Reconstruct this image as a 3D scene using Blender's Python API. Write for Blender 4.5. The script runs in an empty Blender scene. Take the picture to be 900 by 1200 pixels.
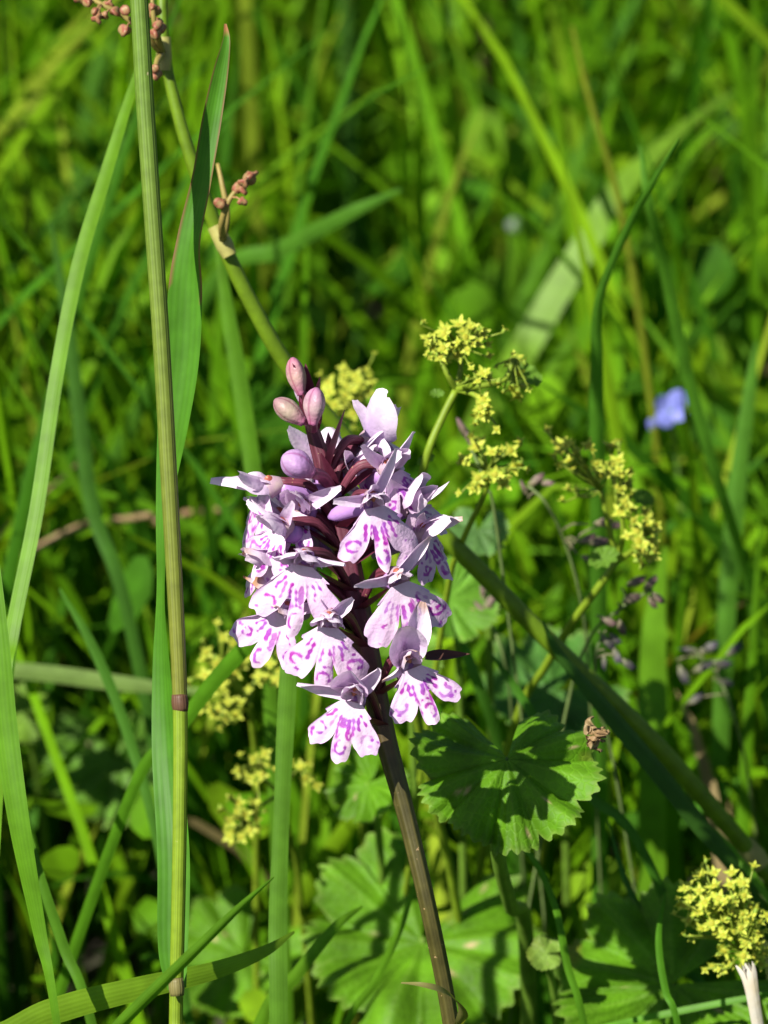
import bpy, math, random
import numpy as np
from mathutils import Vector, Matrix

R = math.radians
rng = np.random.default_rng(7)
random.seed(7)
scene = bpy.context.scene
col = scene.collection

# ------------------------------------------------------------------ camera
PITCH = R(28.0)
S = 0.1225e-3                       # metres per photo pixel at 1 m
FWD = np.array([0, math.cos(PITCH), -math.sin(PITCH)])
UP = np.array([0, math.sin(PITCH), math.cos(PITCH)])
RIGHT = np.array([1.0, 0, 0])
CAM = np.array([0.0, 0.0, 0.175]) - FWD * 1.0

cam_d = bpy.data.cameras.new("camera")
cam = bpy.data.objects.new("camera", cam_d)
col.objects.link(cam)
cam.location = CAM
cam.rotation_euler = (math.pi / 2 - PITCH, 0, 0)
cam_d.sensor_width = 36
cam_d.lens = 36 / (1200 * S)
cam_d.clip_start = 0.02
cam_d.clip_end = 2000
cam_d.dof.use_dof = True
cam_d.dof.focus_distance = 0.993
cam_d.dof.aperture_fstop = 29.5
scene.camera = cam

# ------------------------------------------------------------------ light
SUN_DIR = Vector((-0.55, -0.49, 0.81)).normalized()     # from the scene to the sun
world = bpy.data.worlds.new("World")
scene.world = world
world.use_nodes = True
wn = world.node_tree
sky = wn.nodes.new("ShaderNodeTexSky")
sky.sky_type = 'NISHITA'
sky.sun_disc = False
sky.sun_elevation = math.asin(SUN_DIR.z)
sky.sun_rotation = math.atan2(SUN_DIR.x, SUN_DIR.y)
wn.nodes["Background"].inputs[1].default_value = 0.05
wn.links.new(sky.outputs[0], wn.nodes["Background"].inputs[0])
sun_d = bpy.data.lights.new("sun", 'SUN')
sun_d.energy = 5.0
sun_d.angle = R(0.53)
sun_d.color = (1.0, 0.95, 0.86)
sun = bpy.data.objects.new("sun", sun_d)
col.objects.link(sun)
sun.rotation_euler = SUN_DIR.to_track_quat('Z', 'Y').to_euler()
sun.location = (-1, -1, 2)

vs = scene.view_settings
vs.view_transform = 'Standard'
vs.look = 'None'
vs.exposure = 1.0
vs.gamma = 1.0
vs.use_curve_mapping = False
scene.render.engine = 'CYCLES'
scene.cycles.use_denoising = True
scene.cycles.max_bounces = 5
scene.cycles.diffuse_bounces = 3
scene.cycles.glossy_bounces = 2
scene.cycles.transparent_max_bounces = 8
scene.cycles.sample_clamp_indirect = 4.0

# ------------------------------------------------------------------ helpers
def P(px, py, d):
    """A point d metres in front of the lens, seen at photo pixel (px, py)."""
    return CAM + d * (FWD + RIGHT * (px - 450) * S + UP * (600 - py) * S)

def project(v):
    q = v - CAM
    d = q @ FWD
    return 450 + (q @ RIGHT) / d / S, 600 - (q @ UP) / d / S, d

def nrm(v):
    v = np.asarray(v, float)
    return v / max(np.linalg.norm(v), 1e-12)

def spline(pts, n):
    """Catmull-Rom through rows of pts (any columns), n samples."""
    p = np.asarray(pts, float)
    p = np.vstack([2 * p[0] - p[1], p, 2 * p[-1] - p[-2]])
    m = len(p) - 3
    out = []
    for t in np.linspace(0, m - 1e-6, n):
        i = int(t); f = t - i
        a, b, c, d = p[i], p[i + 1], p[i + 2], p[i + 3]
        out.append(0.5 * (2 * b + (c - a) * f + (2 * a - 5 * b + 4 * c - d) * f * f + (3 * b - a - 3 * c + d) * f ** 3))
    return np.array(out)

WLOC = {}
def wloc(o):
    return WLOC.get(o.name, np.zeros(3)) if o else np.zeros(3)

def tag(o, label=None, cat=None, group=None, kind=None):
    if label: o["label"] = label
    if cat: o["category"] = cat
    if group: o["group"] = group
    if kind: o["kind"] = kind
    return o

def empty(name, loc, parent=None):
    o = bpy.data.objects.new(name, None)
    o.empty_display_size = 0.005
    col.objects.link(o)
    loc = np.asarray(loc, float)
    o.location = loc - wloc(parent)
    if parent: o.parent = parent
    WLOC[o.name] = loc
    return o

def mesh_data(name, verts, faces, mat, cols=None, uvs=None, smooth=True):
    me = bpy.data.meshes.new(name)
    me.from_pydata([tuple(v) for v in verts], [], faces)
    if smooth: me.polygons.foreach_set("use_smooth", np.ones(len(me.polygons), bool))
    if cols is not None:
        a = me.color_attributes.new("Col", 'FLOAT_COLOR', 'POINT')
        c = np.ones((len(verts), 4), np.float32); c[:, :3] = cols
        a.data.foreach_set("color", c.ravel())
    if uvs is not None:
        uv = me.uv_layers.new(name="UVMap")
        li = np.zeros(len(me.loops), np.int32); me.loops.foreach_get("vertex_index", li)
        uv.data.foreach_set("uv", np.asarray(uvs, np.float32)[li].ravel())
    me.materials.append(mat)
    me.update()
    return me

def mk(name, verts, faces, mat, parent=None, cols=None, uvs=None, base=None, smooth=True):
    """One mesh object from world-space vertices; origin at its parent's base or at base."""
    verts = np.asarray(verts, float)
    o0 = wloc(parent) if parent else (np.zeros(3) if base is None else np.asarray(base, float))
    me = mesh_data(name, verts - o0, faces, mat, cols, uvs, smooth)
    o = bpy.data.objects.new(name, me)
    col.objects.link(o)
    if parent:
        o.parent = parent
        WLOC[o.name] = o0
    else:
        o.location = o0
        WLOC[o.name] = o0
    return o

def grid_faces(nu, nv, wrap=False, off=0):
    f = []
    for i in range(nu - 1):
        for j in range(nv - 1 if not wrap else nv):
            a = off + i * nv + j; b = off + i * nv + (j + 1) % nv
            f.append((a, b, b + nv, a + nv))
    return f

def tube(pts, rad, n=10, ridges=0, ridge=0.0, caps=True):
    """Swept tube; returns verts, faces, uvs."""
    pts = np.asarray(pts, float); m = len(pts)
    rad = np.broadcast_to(np.asarray(rad, float), (m,))
    tan = np.gradient(pts, axis=0)
    tan /= np.linalg.norm(tan, axis=1)[:, None] + 1e-12
    ref = np.array([0.31, -0.9, 0.17])
    ref = nrm(ref - tan[0] * (ref @ tan[0]))
    V, UV = [], []
    L = 0
    for i in range(m):
        ref = nrm(ref - tan[i] * (ref @ tan[i]))
        bi = np.cross(tan[i], ref)
        if i: L += np.linalg.norm(pts[i] - pts[i - 1])
        a = np.arange(n) / n * 2 * math.pi
        r = rad[i] * (1 + ridge * np.cos(a * ridges) if ridges else np.ones(n))
        V.append(pts[i] + (np.cos(a) * r)[:, None] * ref + (np.sin(a) * r)[:, None] * bi)
        UV.append(np.stack([np.arange(n) / n, np.full(n, L)], 1))
    V = np.vstack(V); UV = np.vstack(UV)
    F = grid_faces(m, n, wrap=True)
    if caps:
        F.append(tuple(range(n - 1, -1, -1)))
        F.append(tuple((m - 1) * n + k for k in range(n)))
    return V, F, UV

def ribbon(pts, wid, nor, fold=0.15, nw=5, curl=0.0):
    """Grass-like blade: centre line, full width and face normal per sample."""
    pts = np.asarray(pts, float); m = len(pts)
    tan = np.gradient(pts, axis=0); tan /= np.linalg.norm(tan, axis=1)[:, None] + 1e-12
    V, UV = [], []
    L = 0
    s = np.linspace(-1, 1, nw)
    for i in range(m):
        if i: L += np.linalg.norm(pts[i] - pts[i - 1])
        n_ = nrm(nor[i] - tan[i] * (nor[i] @ tan[i]))
        b_ = np.cross(tan[i], n_)
        h = wid[i] / 2
        V.append(pts[i] + (s * h)[:, None] * b_ + ((np.abs(s) * fold + s * s * curl) * h)[:, None] * n_)
        UV.append(np.stack([(s + 1) / 2, np.full(nw, L)], 1))
    return np.vstack(V), grid_faces(m, nw), np.vstack(UV)

def merge(lst):
    V, F, UV, o = [], [], [], 0
    for v, f, u in lst:
        V.append(v); UV.append(u)
        F += [tuple(i + o for i in q) for q in f]
        o += len(v)
    return np.vstack(V), F, np.vstack(UV)

# ------------------------------------------------------------------ materials
def nodes_of(name):
    m = bpy.data.materials.new(name)
    m.use_nodes = True
    nt = m.node_tree
    for n in list(nt.nodes): nt.nodes.remove(n)
    out = nt.nodes.new("ShaderNodeOutputMaterial")
    return m, nt, out

def plant_mat(name, color=None, color2=None, trans=0.3, trans_tint=(1.15, 1.2, 0.5), rough=0.45, spec=0.4,
              nscale=400, namp=0.35, veins=0, vein_amp=0.25, bump=0.15, bscale=900, spots=None, sheen=0.0, ndetail=4, cells=0, gain=1.0):
    """Leaf or petal: tinted diffuse/gloss over a translucent body. Colour from Col attribute when color is None."""
    m, nt, out = nodes_of(name)
    N, Lk = nt.nodes.new, nt.links.new
    if color is None:
        a = N("ShaderNodeAttribute"); a.attribute_name = "Col"; c = a.outputs[0]
    else:
        a = N("ShaderNodeRGB"); a.outputs[0].default_value = (*color, 1); c = a.outputs[0]
    tc = N("ShaderNodeTexCoord")
    nz = N("ShaderNodeTexNoise"); nz.inputs["Scale"].default_value = nscale; nz.inputs["Detail"].default_value = ndetail
    Lk(tc.outputs["Object"], nz.inputs["Vector"])
    if color2 is not None:
        mx = N("ShaderNodeMix"); mx.data_type = 'RGBA'
        rp = N("ShaderNodeMapRange"); rp.inputs[1].default_value = 0.35; rp.inputs[2].default_value = 0.68
        Lk(nz.outputs[0], rp.inputs[0]); Lk(rp.outputs[0], mx.inputs[0])
        Lk(c, mx.inputs[6]); mx.inputs[7].default_value = (*color2, 1); c = mx.outputs[2]
    hs = N("ShaderNodeHueSaturation")
    mr = N("ShaderNodeMapRange"); mr.inputs[1].default_value = 0.3; mr.inputs[2].default_value = 0.7
    mr.inputs[3].default_value = gain * (1 - namp); mr.inputs[4].default_value = gain * (1 + namp)
    Lk(nz.outputs[0], mr.inputs[0]); Lk(mr.outputs[0], hs.inputs["Value"]); Lk(c, hs.inputs["Color"])
    c = hs.outputs[0]
    height = None
    if veins:
        uv = N("ShaderNodeUVMap"); sx = N("ShaderNodeSeparateXYZ"); Lk(uv.outputs[0], sx.inputs[0])
        mu = N("ShaderNodeMath"); mu.operation = 'MULTIPLY'; mu.inputs[1].default_value = veins * 2 * math.pi
        sn = N("ShaderNodeMath"); sn.operation = 'SINE'
        Lk(sx.outputs[0], mu.inputs[0]); Lk(mu.outputs[0], sn.inputs[0])
        vr = N("ShaderNodeMapRange"); vr.inputs[1].default_value = -1; vr.inputs[2].default_value = 1
        vr.inputs[3].default_value = 1 - vein_amp; vr.inputs[4].default_value = 1 + vein_amp * 0.6
        Lk(sn.outputs[0], vr.inputs[0])
        h2 = N("ShaderNodeHueSaturation"); Lk(c, h2.inputs["Color"]); Lk(vr.outputs[0], h2.inputs["Value"])
        c = h2.outputs[0]; height = sn.outputs[0]
    if spots:
        sp_scale, sp_th, sp_col = spots
        n2 = N("ShaderNodeTexNoise"); n2.inputs["Scale"].default_value = sp_scale; n2.inputs["Detail"].default_value = 2
        Lk(tc.outputs["Object"], n2.inputs["Vector"])
        r2 = N("ShaderNodeMapRange"); r2.inputs[1].default_value = sp_th; r2.inputs[2].default_value = sp_th + 0.05
        Lk(n2.outputs[0], r2.inputs[0])
        mx = N("ShaderNodeMix"); mx.data_type = 'RGBA'
        Lk(r2.outputs[0], mx.inputs[0]); Lk(c, mx.inputs[6]); mx.inputs[7].default_value = (*sp_col, 1); c = mx.outputs[2]
    bp = N("ShaderNodeBump"); bp.inputs["Strength"].default_value = bump; bp.inputs["Distance"].default_value = 0.0004
    if height is not None: Lk(height, bp.inputs["Height"])
    elif bump:
        n3 = N("ShaderNodeTexNoise"); n3.inputs["Scale"].default_value = bscale; n3.inputs["Detail"].default_value = 3
        Lk(tc.outputs["Object"], n3.inputs["Vector"]); Lk(n3.outputs[0], bp.inputs["Height"])
    if cells:
        vo = N("ShaderNodeTexVoronoi"); vo.feature = 'DISTANCE_TO_EDGE'; vo.inputs["Scale"].default_value = cells
        Lk(tc.outputs["Object"], vo.inputs["Vector"])
        vm = N("ShaderNodeMapRange"); vm.inputs[2].default_value = 0.12
        Lk(vo.outputs["Distance"], vm.inputs[0]); Lk(vm.outputs[0], bp.inputs["Height"])
        vh = N("ShaderNodeMapRange"); vh.inputs[2].default_value = 0.15; vh.inputs[3].default_value = 1.14; vh.inputs[4].default_value = 0.96
        Lk(vo.outputs["Distance"], vh.inputs[0])
        h3 = N("ShaderNodeHueSaturation"); Lk(c, h3.inputs["Color"]); Lk(vh.outputs[0], h3.inputs["Value"]); c = h3.outputs[0]
    pr = N("ShaderNodeBsdfPrincipled")
    pr.inputs["Roughness"].default_value = rough
    pr.inputs["Specular IOR Level"].default_value = spec
    Lk(c, pr.inputs["Base Color"]); 
    if bump: Lk(bp.outputs[0], pr.inputs["Normal"])
    if sheen: pr.inputs["Sheen Weight"].default_value = sheen
    if trans <= 0:
        Lk(pr.outputs[0], out.inputs[0]); return m
    tm = N("ShaderNodeMix"); tm.data_type = 'RGBA'; tm.blend_type = 'MULTIPLY'; tm.inputs[0].default_value = 1
    Lk(c, tm.inputs[6]); tm.inputs[7].default_value = (*trans_tint, 1)
    tr = N("ShaderNodeBsdfTranslucent"); Lk(tm.outputs[2], tr.inputs[0]); 
    if bump: Lk(bp.outputs[0], tr.inputs[1])
    ms = N("ShaderNodeMixShader"); ms.inputs[0].default_value = trans
    Lk(pr.outputs[0], ms.inputs[1]); Lk(tr.outputs[0], ms.inputs[2]); Lk(ms.outputs[0], out.inputs[0])
    return m

M = {}
M['grass'] = plant_mat('meadow_grass', None, trans=0.32, trans_tint=(1.25, 1.4, 0.2), nscale=120, namp=0.2, rough=0.6, spec=0.08, bump=0, ndetail=1, gain=0.86)
M['blade'] = plant_mat('grass_blade', None, trans=0.38, trans_tint=(1.25, 1.4, 0.2), nscale=260, namp=0.16, veins=6, vein_amp=0.06, bump=0.05, rough=0.48, spec=0.2, gain=0.90)
M['culm'] = plant_mat('culm', None, trans=0.12, nscale=500, namp=0.16, veins=16, vein_amp=0.10, bump=0.18, rough=0.5, spec=0.28, spots=(900, 0.74, (0.42, 0.36, 0.2)), gain=0.90)
M['broad'] = plant_mat('broad_leaf', None, trans=0.32, trans_tint=(1.25, 1.4, 0.2), nscale=150, namp=0.36, bump=0.22, cells=760, rough=0.55, spec=0.2, spots=(70, 0.66, (0.16, 0.20, 0.02)), gain=0.90)
M['under'] = plant_mat('undergrowth_leaf', None, trans=0.36, trans_tint=(1.25, 1.4, 0.2), nscale=200, namp=0.25, rough=0.6, spec=0.08, bump=0, ndetail=1, gain=0.80)
M['stemgreen'] = plant_mat('green_stem', None, trans=0.15, nscale=400, namp=0.2, rough=0.5, spec=0.3, gain=0.90)
M['lip'] = plant_mat('orchid_lip', None, trans=0.22, trans_tint=(1.0, 0.85, 1.05), nscale=900, namp=0.05, bump=0.3, bscale=2200, rough=0.5, spec=0.25, gain=0.98)
M['tepal'] = plant_mat('orchid_tepal', None, trans=0.26, trans_tint=(1.0, 0.85, 1.05), nscale=600, namp=0.10, bump=0.25, bscale=1800, rough=0.45, spec=0.3, gain=0.96)
M['spur'] = plant_mat('orchid_spur', (0.44, 0.24, 0.56), trans=0.15, trans_tint=(1, .7, 1.1), nscale=500, namp=0.1, bump=0.2, rough=0.4, spec=0.35, gain=0.87)
M['column'] = plant_mat('orchid_column', (0.28, 0.05, 0.04), (0.48, 0.20, 0.09), trans=0.1, trans_tint=(1, 1, 1), nscale=700, namp=0.2, rough=0.4)
M['throat'] = plant_mat('orchid_throat', (0.50, 0.32, 0.44), (0.58, 0.44, 0.43), trans=0.25, trans_tint=(1, .8, 1), nscale=600, namp=0.08, rough=0.45, gain=0.87)
M['bud'] = plant_mat('orchid_bud', None, trans=0.15, trans_tint=(1, .8, 1), nscale=700, namp=0.14, bump=0.4, bscale=1500, rough=0.45, spec=0.3, gain=0.87)
M['ostem'] = plant_mat('orchid_stem', None, trans=0.0, nscale=500, namp=0.25, veins=7, vein_amp=0.18, bump=0.25, rough=0.5, spec=0.35, spots=(1300, 0.70, (0.30, 0.2, 0.1)))
M['bract'] = plant_mat('orchid_bract', None, trans=0.18, trans_tint=(1.3, .7, .8), nscale=500, namp=0.3, rough=0.45)
M['mantle'] = plant_mat('mantle_flower', None, trans=0.25, trans_tint=(1.1, 1.1, 0.6), nscale=900, namp=0.15, rough=0.55, spec=0.2)
M['sorrel'] = plant_mat('sorrel_fruit', (0.27, 0.06, 0.045), (0.26, 0.20, 0.08), trans=0.15, trans_tint=(1, .8, .8), nscale=900, namp=0.2, rough=0.5)
M['spike'] = plant_mat('spikelet', None, trans=0.15, trans_tint=(1, 1, 1), nscale=900, namp=0.3, rough=0.55)
M['straw'] = plant_mat('straw', (0.28, 0.20, 0.09), (0.17, 0.10, 0.045), trans=0.1, trans_tint=(1, 1, 1), nscale=300, namp=0.25, rough=0.6)
M['dry'] = plant_mat('dry_stalk', (0.60, 0.57, 0.50), (0.36, 0.31, 0.22), trans=0.0, nscale=350, namp=0.3, rough=0.7, gain=0.87)
M['blue'] = plant_mat('blue_petal', (0.17, 0.19, 0.62), (0.24, 0.27, 0.70), trans=0.3, trans_tint=(1, 1, 1), nscale=400, namp=0.1, rough=0.5, gain=0.87)

def soil_mat():
    m, nt, out = nodes_of("soil")
    N, Lk = nt.nodes.new, nt.links.new
    tc = N("ShaderNodeTexCoord")
    nz = N("ShaderNodeTexNoise"); nz.inputs["Scale"].default_value = 45; nz.inputs["Detail"].default_value = 8
    Lk(tc.outputs["Object"], nz.inputs["Vector"])
    cr = N("ShaderNodeValToRGB")
    e = cr.color_ramp.elements
    e[0].position = 0.35; e[0].color = (0.022, 0.018, 0.009, 1)
    e[1].position = 0.65; e[1].color = (0.045, 0.062, 0.014, 1)
    Lk(nz.outputs[0], cr.inputs[0])
    bp = N("ShaderNodeBump"); bp.inputs["Strength"].default_value = 0.8; bp.inputs["Distance"].default_value = 0.01
    Lk(nz.outputs[0], bp.inputs["Height"])
    pr = N("ShaderNodeBsdfPrincipled"); pr.inputs["Roughness"].default_value = 0.9
    Lk(cr.outputs[0], pr.inputs["Base Color"]); Lk(bp.outputs[0], pr.inputs["Normal"])
    Lk(pr.outputs[0], out.inputs[0])
    return m
M['soil'] = soil_mat()

# ------------------------------------------------------------------ ground
def build_ground():
    n = 61
    t = np.linspace(-1, 1, n)
    xs = np.sign(t) * np.abs(t) ** 5 * 400 + t * 1.2
    X, Y = np.meshgrid(xs, xs, indexing='ij')
    Z = -0.004 + 0.004 * np.sin(X * 23) * np.cos(Y * 19) * np.exp(-(X * X + Y * Y) / 4) - 0.006
    V = np.stack([X.ravel(), Y.ravel(), Z.ravel()], 1)
    tag(mk('ground', V, grid_faces(n, n), M['soil']), 'dark mossy soil under the meadow', kind='structure')
build_ground()

# ------------------------------------------------------------------ meadow grass and undergrowth (uncountable)
CLEAR = []          # (px, py, depth, radius px): places where a chosen plant stands and no other blade grows before it
def clear(pts, r=22):
    for (x0, y0, d0), (x1, y1, d1) in zip(pts[:-1], pts[1:]):
        k = max(1, int(math.hypot(x1 - x0, y1 - y0) / 25))
        for i in range(k):
            f = i / k
            CLEAR.append((x0 + (x1 - x0) * f, y0 + (y1 - y0) * f, d0 + (d1 - d0) * f, r))
def blocked(px, py, d):
    b = np.zeros(len(px), bool)
    for x, y, dd, r in CLEAR:
        b |= (d < dd + 0.004) & (d > 0.9) & (np.abs(px - x) < r) & (np.abs(py - y) < r)
    return b
def meadow(name, label, N, xr, yr, hr, wr, seed, dmin, lean=0.5, hmax_front=0.10, dens=None):
    g = np.random.default_rng(seed)
    x = g.uniform(*xr, N); y = g.uniform(*yr, N)
    h = g.uniform(hr[0], hr[1], N) * (0.75 + 0.5 * g.random(N))
    h = np.where(y < 0.05, np.minimum(h, hmax_front * g.uniform(0.5, 1.1, N)), h)
    w = g.uniform(wr[0], wr[1], N)
    az = g.uniform(0, 2 * math.pi, N)
    ln = h * lean * g.uniform(0.1, 1.6, N)
    K = 8
    t = np.linspace(0, 1, K)
    droop = g.uniform(0.0, 0.5, N) ** 1.3
    off = ln[:, None] * (0.25 * t + 0.75 * t ** 2)[None]
    cx = x[:, None] + np.cos(az)[:, None] * off
    cy = y[:, None] + np.sin(az)[:, None] * off
    cz = h[:, None] * (t[None] - droop[:, None] * t[None] ** 3) - 0.008
    C = np.stack([cx, cy, cz], 2)                      # N,K,3
    px, py, d = project(C.reshape(-1, 3))
    bad = ((px > -70) & (px < 970) & (py > -70) & (py < 1270) & (d < dmin)).reshape(N, K).any(1)
    bad |= blocked(px, py, d).reshape(N, K).any(1)
    keep = ~bad
    C, w, az, h = C[keep], w[keep], az[keep], h[keep]
    n = len(C)
    T = np.gradient(C, axis=1); T /= np.linalg.norm(T, axis=2)[:, :, None]
    fa = g.uniform(0, 2 * math.pi, n)
    side = np.stack([np.cos(fa), np.sin(fa), np.zeros(n)], 1)
    tw = g.uniform(-1.4, 1.4, n)[:, None] * t[None]
    ang = fa[:, None] + tw
    side = np.stack([np.cos(ang), np.sin(ang), np.zeros_like(ang)], 2)
    side -= T * (side * T).sum(2)[:, :, None]
    side /= np.linalg.norm(side, axis=2)[:, :, None] + 1e-9
    nor = np.cross(T, side)
    prof = np.clip((1 - t ** 2.5), 0, 1) ** 0.8 * (0.6 + 0.4 * np.minimum(1, t * 4))
    hw = (w / 2)[:, None] * prof[None]
    A = C - side * hw[:, :, None] + nor * hw[:, :, None] * 0.3
    B = C
    D = C + side * hw[:, :, None] + nor * hw[:, :, None] * 0.3
    V = np.stack([A, B, D], 2).reshape(-1, 3)          # n,K,3cols
    base = (np.arange(n) * K * 3)[:, None, None]
    k = np.arange(K - 1)[None, :, None] * 3
    c = np.arange(2)[None, None, :]
    i0 = (base + k + c).reshape(-1)
    F = np.stack([i0, i0 + 1, i0 + 4, i0 + 3], 1)
    # colour per blade
    pal = np.array([[0.082, 0.215, 0.004], [0.115, 0.265, 0.004], [0.155, 0.295, 0.006], [0.042, 0.145, 0.006], [0.20, 0.28, 0.018]])
    pick = g.choice(5, n, p=[.3, .3, .18, .15, .07])
    cc = pal[pick] * g.uniform(0.8, 1.2, (n, 1))
    dead = g.random(n) < 0.012
    cc[dead] = np.array([0.26, 0.20, 0.09]) * g.uniform(0.6, 1.1, (dead.sum(), 1))
    cols = np.repeat(cc[:, None, :], K * 3, 1).reshape(-1, 3)
    me = bpy.data.meshes.new(name)
    me.vertices.add(len(V)); me.vertices.foreach_set("co", V.astype(np.float32).ravel())
    me.loops.add(F.size); me.loops.foreach_set("vertex_index", F.astype(np.int32).ravel())
    me.polygons.add(len(F)); me.polygons.foreach_set("loop_start", (np.arange(len(F)) * 4).astype(np.int32))
    me.polygons.foreach_set("use_smooth", np.ones(len(F), bool))
    me.update(calc_edges=True)
    a = me.color_attributes.new("Col", 'FLOAT_COLOR', 'POINT')
    c4 = np.ones((len(V), 4), np.float32); c4[:, :3] = cols
    a.data.foreach_set("color", c4.ravel())
    me.materials.append(M['grass'])
    o = bpy.data.objects.new(name, me); col.objects.link(o)
    return tag(o, label, 'grass', kind='stuff')

def undergrowth(N, xr, yr, seed, label, dmin=1.12, top=0.085, front=0.6):
    """Low broad leaves: rounded, slightly cupped little blades at many heights."""
    g = np.random.default_rng(seed)
    x = g.uniform(*xr, N); y = g.uniform(*yr, N); z = 0.004 + top * g.random(N) ** 1.6
    z = np.where(y < 0.04, z * front, z)
    r = g.uniform(0.003, 0.0075, N)
    c = np.stack([x, y, z], 1)
    px, py, d = project(c)
    keep = ~((px > -120) & (px < 1020) & (py > -120) & (py < 1320) & (d < dmin)) & ~blocked(px, py, d)
    c, r = c[keep], r[keep]; n = len(c)
    nor = np.stack([g.normal(0, .5, n), g.normal(-.15, .5, n), np.ones(n)], 1); nor /= np.linalg.norm(nor, axis=1)[:, None]
    a = g.uniform(0, 6.28, n); u = np.stack([np.cos(a), np.sin(a), np.zeros(n)], 1)
    u -= nor * (u * nor).sum(1)[:, None]; u /= np.linalg.norm(u, axis=1)[:, None]
    v = np.cross(nor, u)
    k = 9
    asp = g.uniform(0.55, 0.95, n)
    V = np.zeros((n, k + 1, 3)); V[:, 0] = c - nor * (r * 0.12)[:, None]
    for i in range(k):
        th = i / k * 2 * math.pi
        rr = r * (1 + 0.18 * math.cos(th) + 0.05 * g.normal(size=n))
        V[:, i + 1] = c + u * (rr * math.cos(th))[:, None] + v * (rr * asp * math.sin(th))[:, None] + nor * (r * 0.12 * math.cos(2 * th))[:, None]
    b = np.arange(n) * (k + 1)
    F = np.concatenate([np.stack([b, b + 1 + i, b + 1 + (i + 1) % k], 1) for i in range(k)])
    pal = np.array([[0.088, 0.23, 0.004], [0.122, 0.275, 0.004], [0.165, 0.305, 0.008], [0.04, 0.13, 0.006]])
    cc = pal[g.choice(4, n, p=[.35, .3, .15, .2])] * g.uniform(0.75, 1.2, (n, 1))
    me = bpy.data.meshes.new('undergrowth')
    me.vertices.add(n * (k + 1)); me.vertices.foreach_set("co", V.reshape(-1).astype(np.float32))
    me.loops.add(F.size); me.loops.foreach_set("vertex_index", F.astype(np.int32).ravel())
    me.polygons.add(len(F)); me.polygons.foreach_set("loop_start", (np.arange(len(F)) * 3).astype(np.int32))
    me.polygons.foreach_set("use_smooth", np.ones(len(F), bool))
    me.update(calc_edges=True)
    at = me.color_attributes.new("Col", 'FLOAT_COLOR', 'POINT')
    c4 = np.ones((n * (k + 1), 4), np.float32); c4[:, :3] = np.repeat(cc, k + 1, 0)
    at.data.foreach_set("color", c4.ravel())
    me.materials.append(M['under'])
    o = bpy.data.objects.new('undergrowth', me); col.objects.link(o)
    tag(o, label, 'undergrowth', kind='stuff')
# ------------------------------------------------------------------ individual grass blades
TOCAM = -FWD
def to_ground(pts):
    """Carry a centre line on from its first point down to the soil."""
    p0, p1 = pts[0], pts[1]
    if p0[2] <= 0.002: return pts
    dirn = nrm(p0 - p1)
    if dirn[2] > -0.6:
        e = p0 + (dirn + np.array([0, 0, -.25])) * min(0.02, p0[2] * .4)
        pts = np.vstack([e, pts]); dirn = nrm(e - p0); p0 = e
    hor = np.array([dirn[0], dirn[1], 0]) * p0[2] * 0.5
    g = np.array([p0[0] + hor[0], p0[1] + hor[1], -0.006])
    mid = p0 * 0.5 + g * 0.5 + hor * 0.12
    return np.vstack([g, mid, pts])

GREEN = (0.095, 0.225, 0.009)
def blade(label, pts, wid, color=GREEN, roll=0.3, twist=0.0, fold=0.3, name='grass_shoot', n=64, mat='blade', tip=None, group='grass blades one can follow singly', cat='grass blade', ground=True):
    """pts: (px, py, depth) from the base to the tip, wid in photo pixels."""
    if min(p[2] for p in pts) > 1.12: clear(pts, 16)
    W = np.array([P(*p) for p in pts])
    w = np.array([wi * S * p[2] for wi, p in zip(wid, pts)])
    if ground:
        Wg = to_ground(W)
        w = np.concatenate([np.full(len(Wg) - len(W), w[0]), w])
    else: Wg = W
    sm = spline(np.column_stack([Wg, w]), n)
    C, w = sm[:, :3], np.maximum(sm[:, 3], 0.00012)
    t = np.linspace(0, 1, n)
    tan = np.gradient(C, axis=0); tan /= np.linalg.norm(tan, axis=1)[:, None]
    nor = []
    for i in range(n):
        base_n = nrm(TOCAM - tan[i] * (TOCAM @ tan[i]))
        b = np.cross(tan[i], base_n)
        a = roll + twist * (t[i] - 0.5)
        nor.append(base_n * math.cos(a) + b * math.sin(a))
    V, F, UV = ribbon(C, w, np.array(nor), fold=-fold, nw=5, curl=0.1)
    cc = np.array(color) * np.ones((len(V), 1))
    if tip is not None:
        k = np.repeat(np.clip((t - 0.9) / 0.08, 0, 1), 5)[:, None]
        cc = cc * (1 - k) + np.array(tip) * k
    o = mk(name, V, F, M[mat], None, cc, UV, base=C[0])
    return tag(o, label, cat, group)

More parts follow.
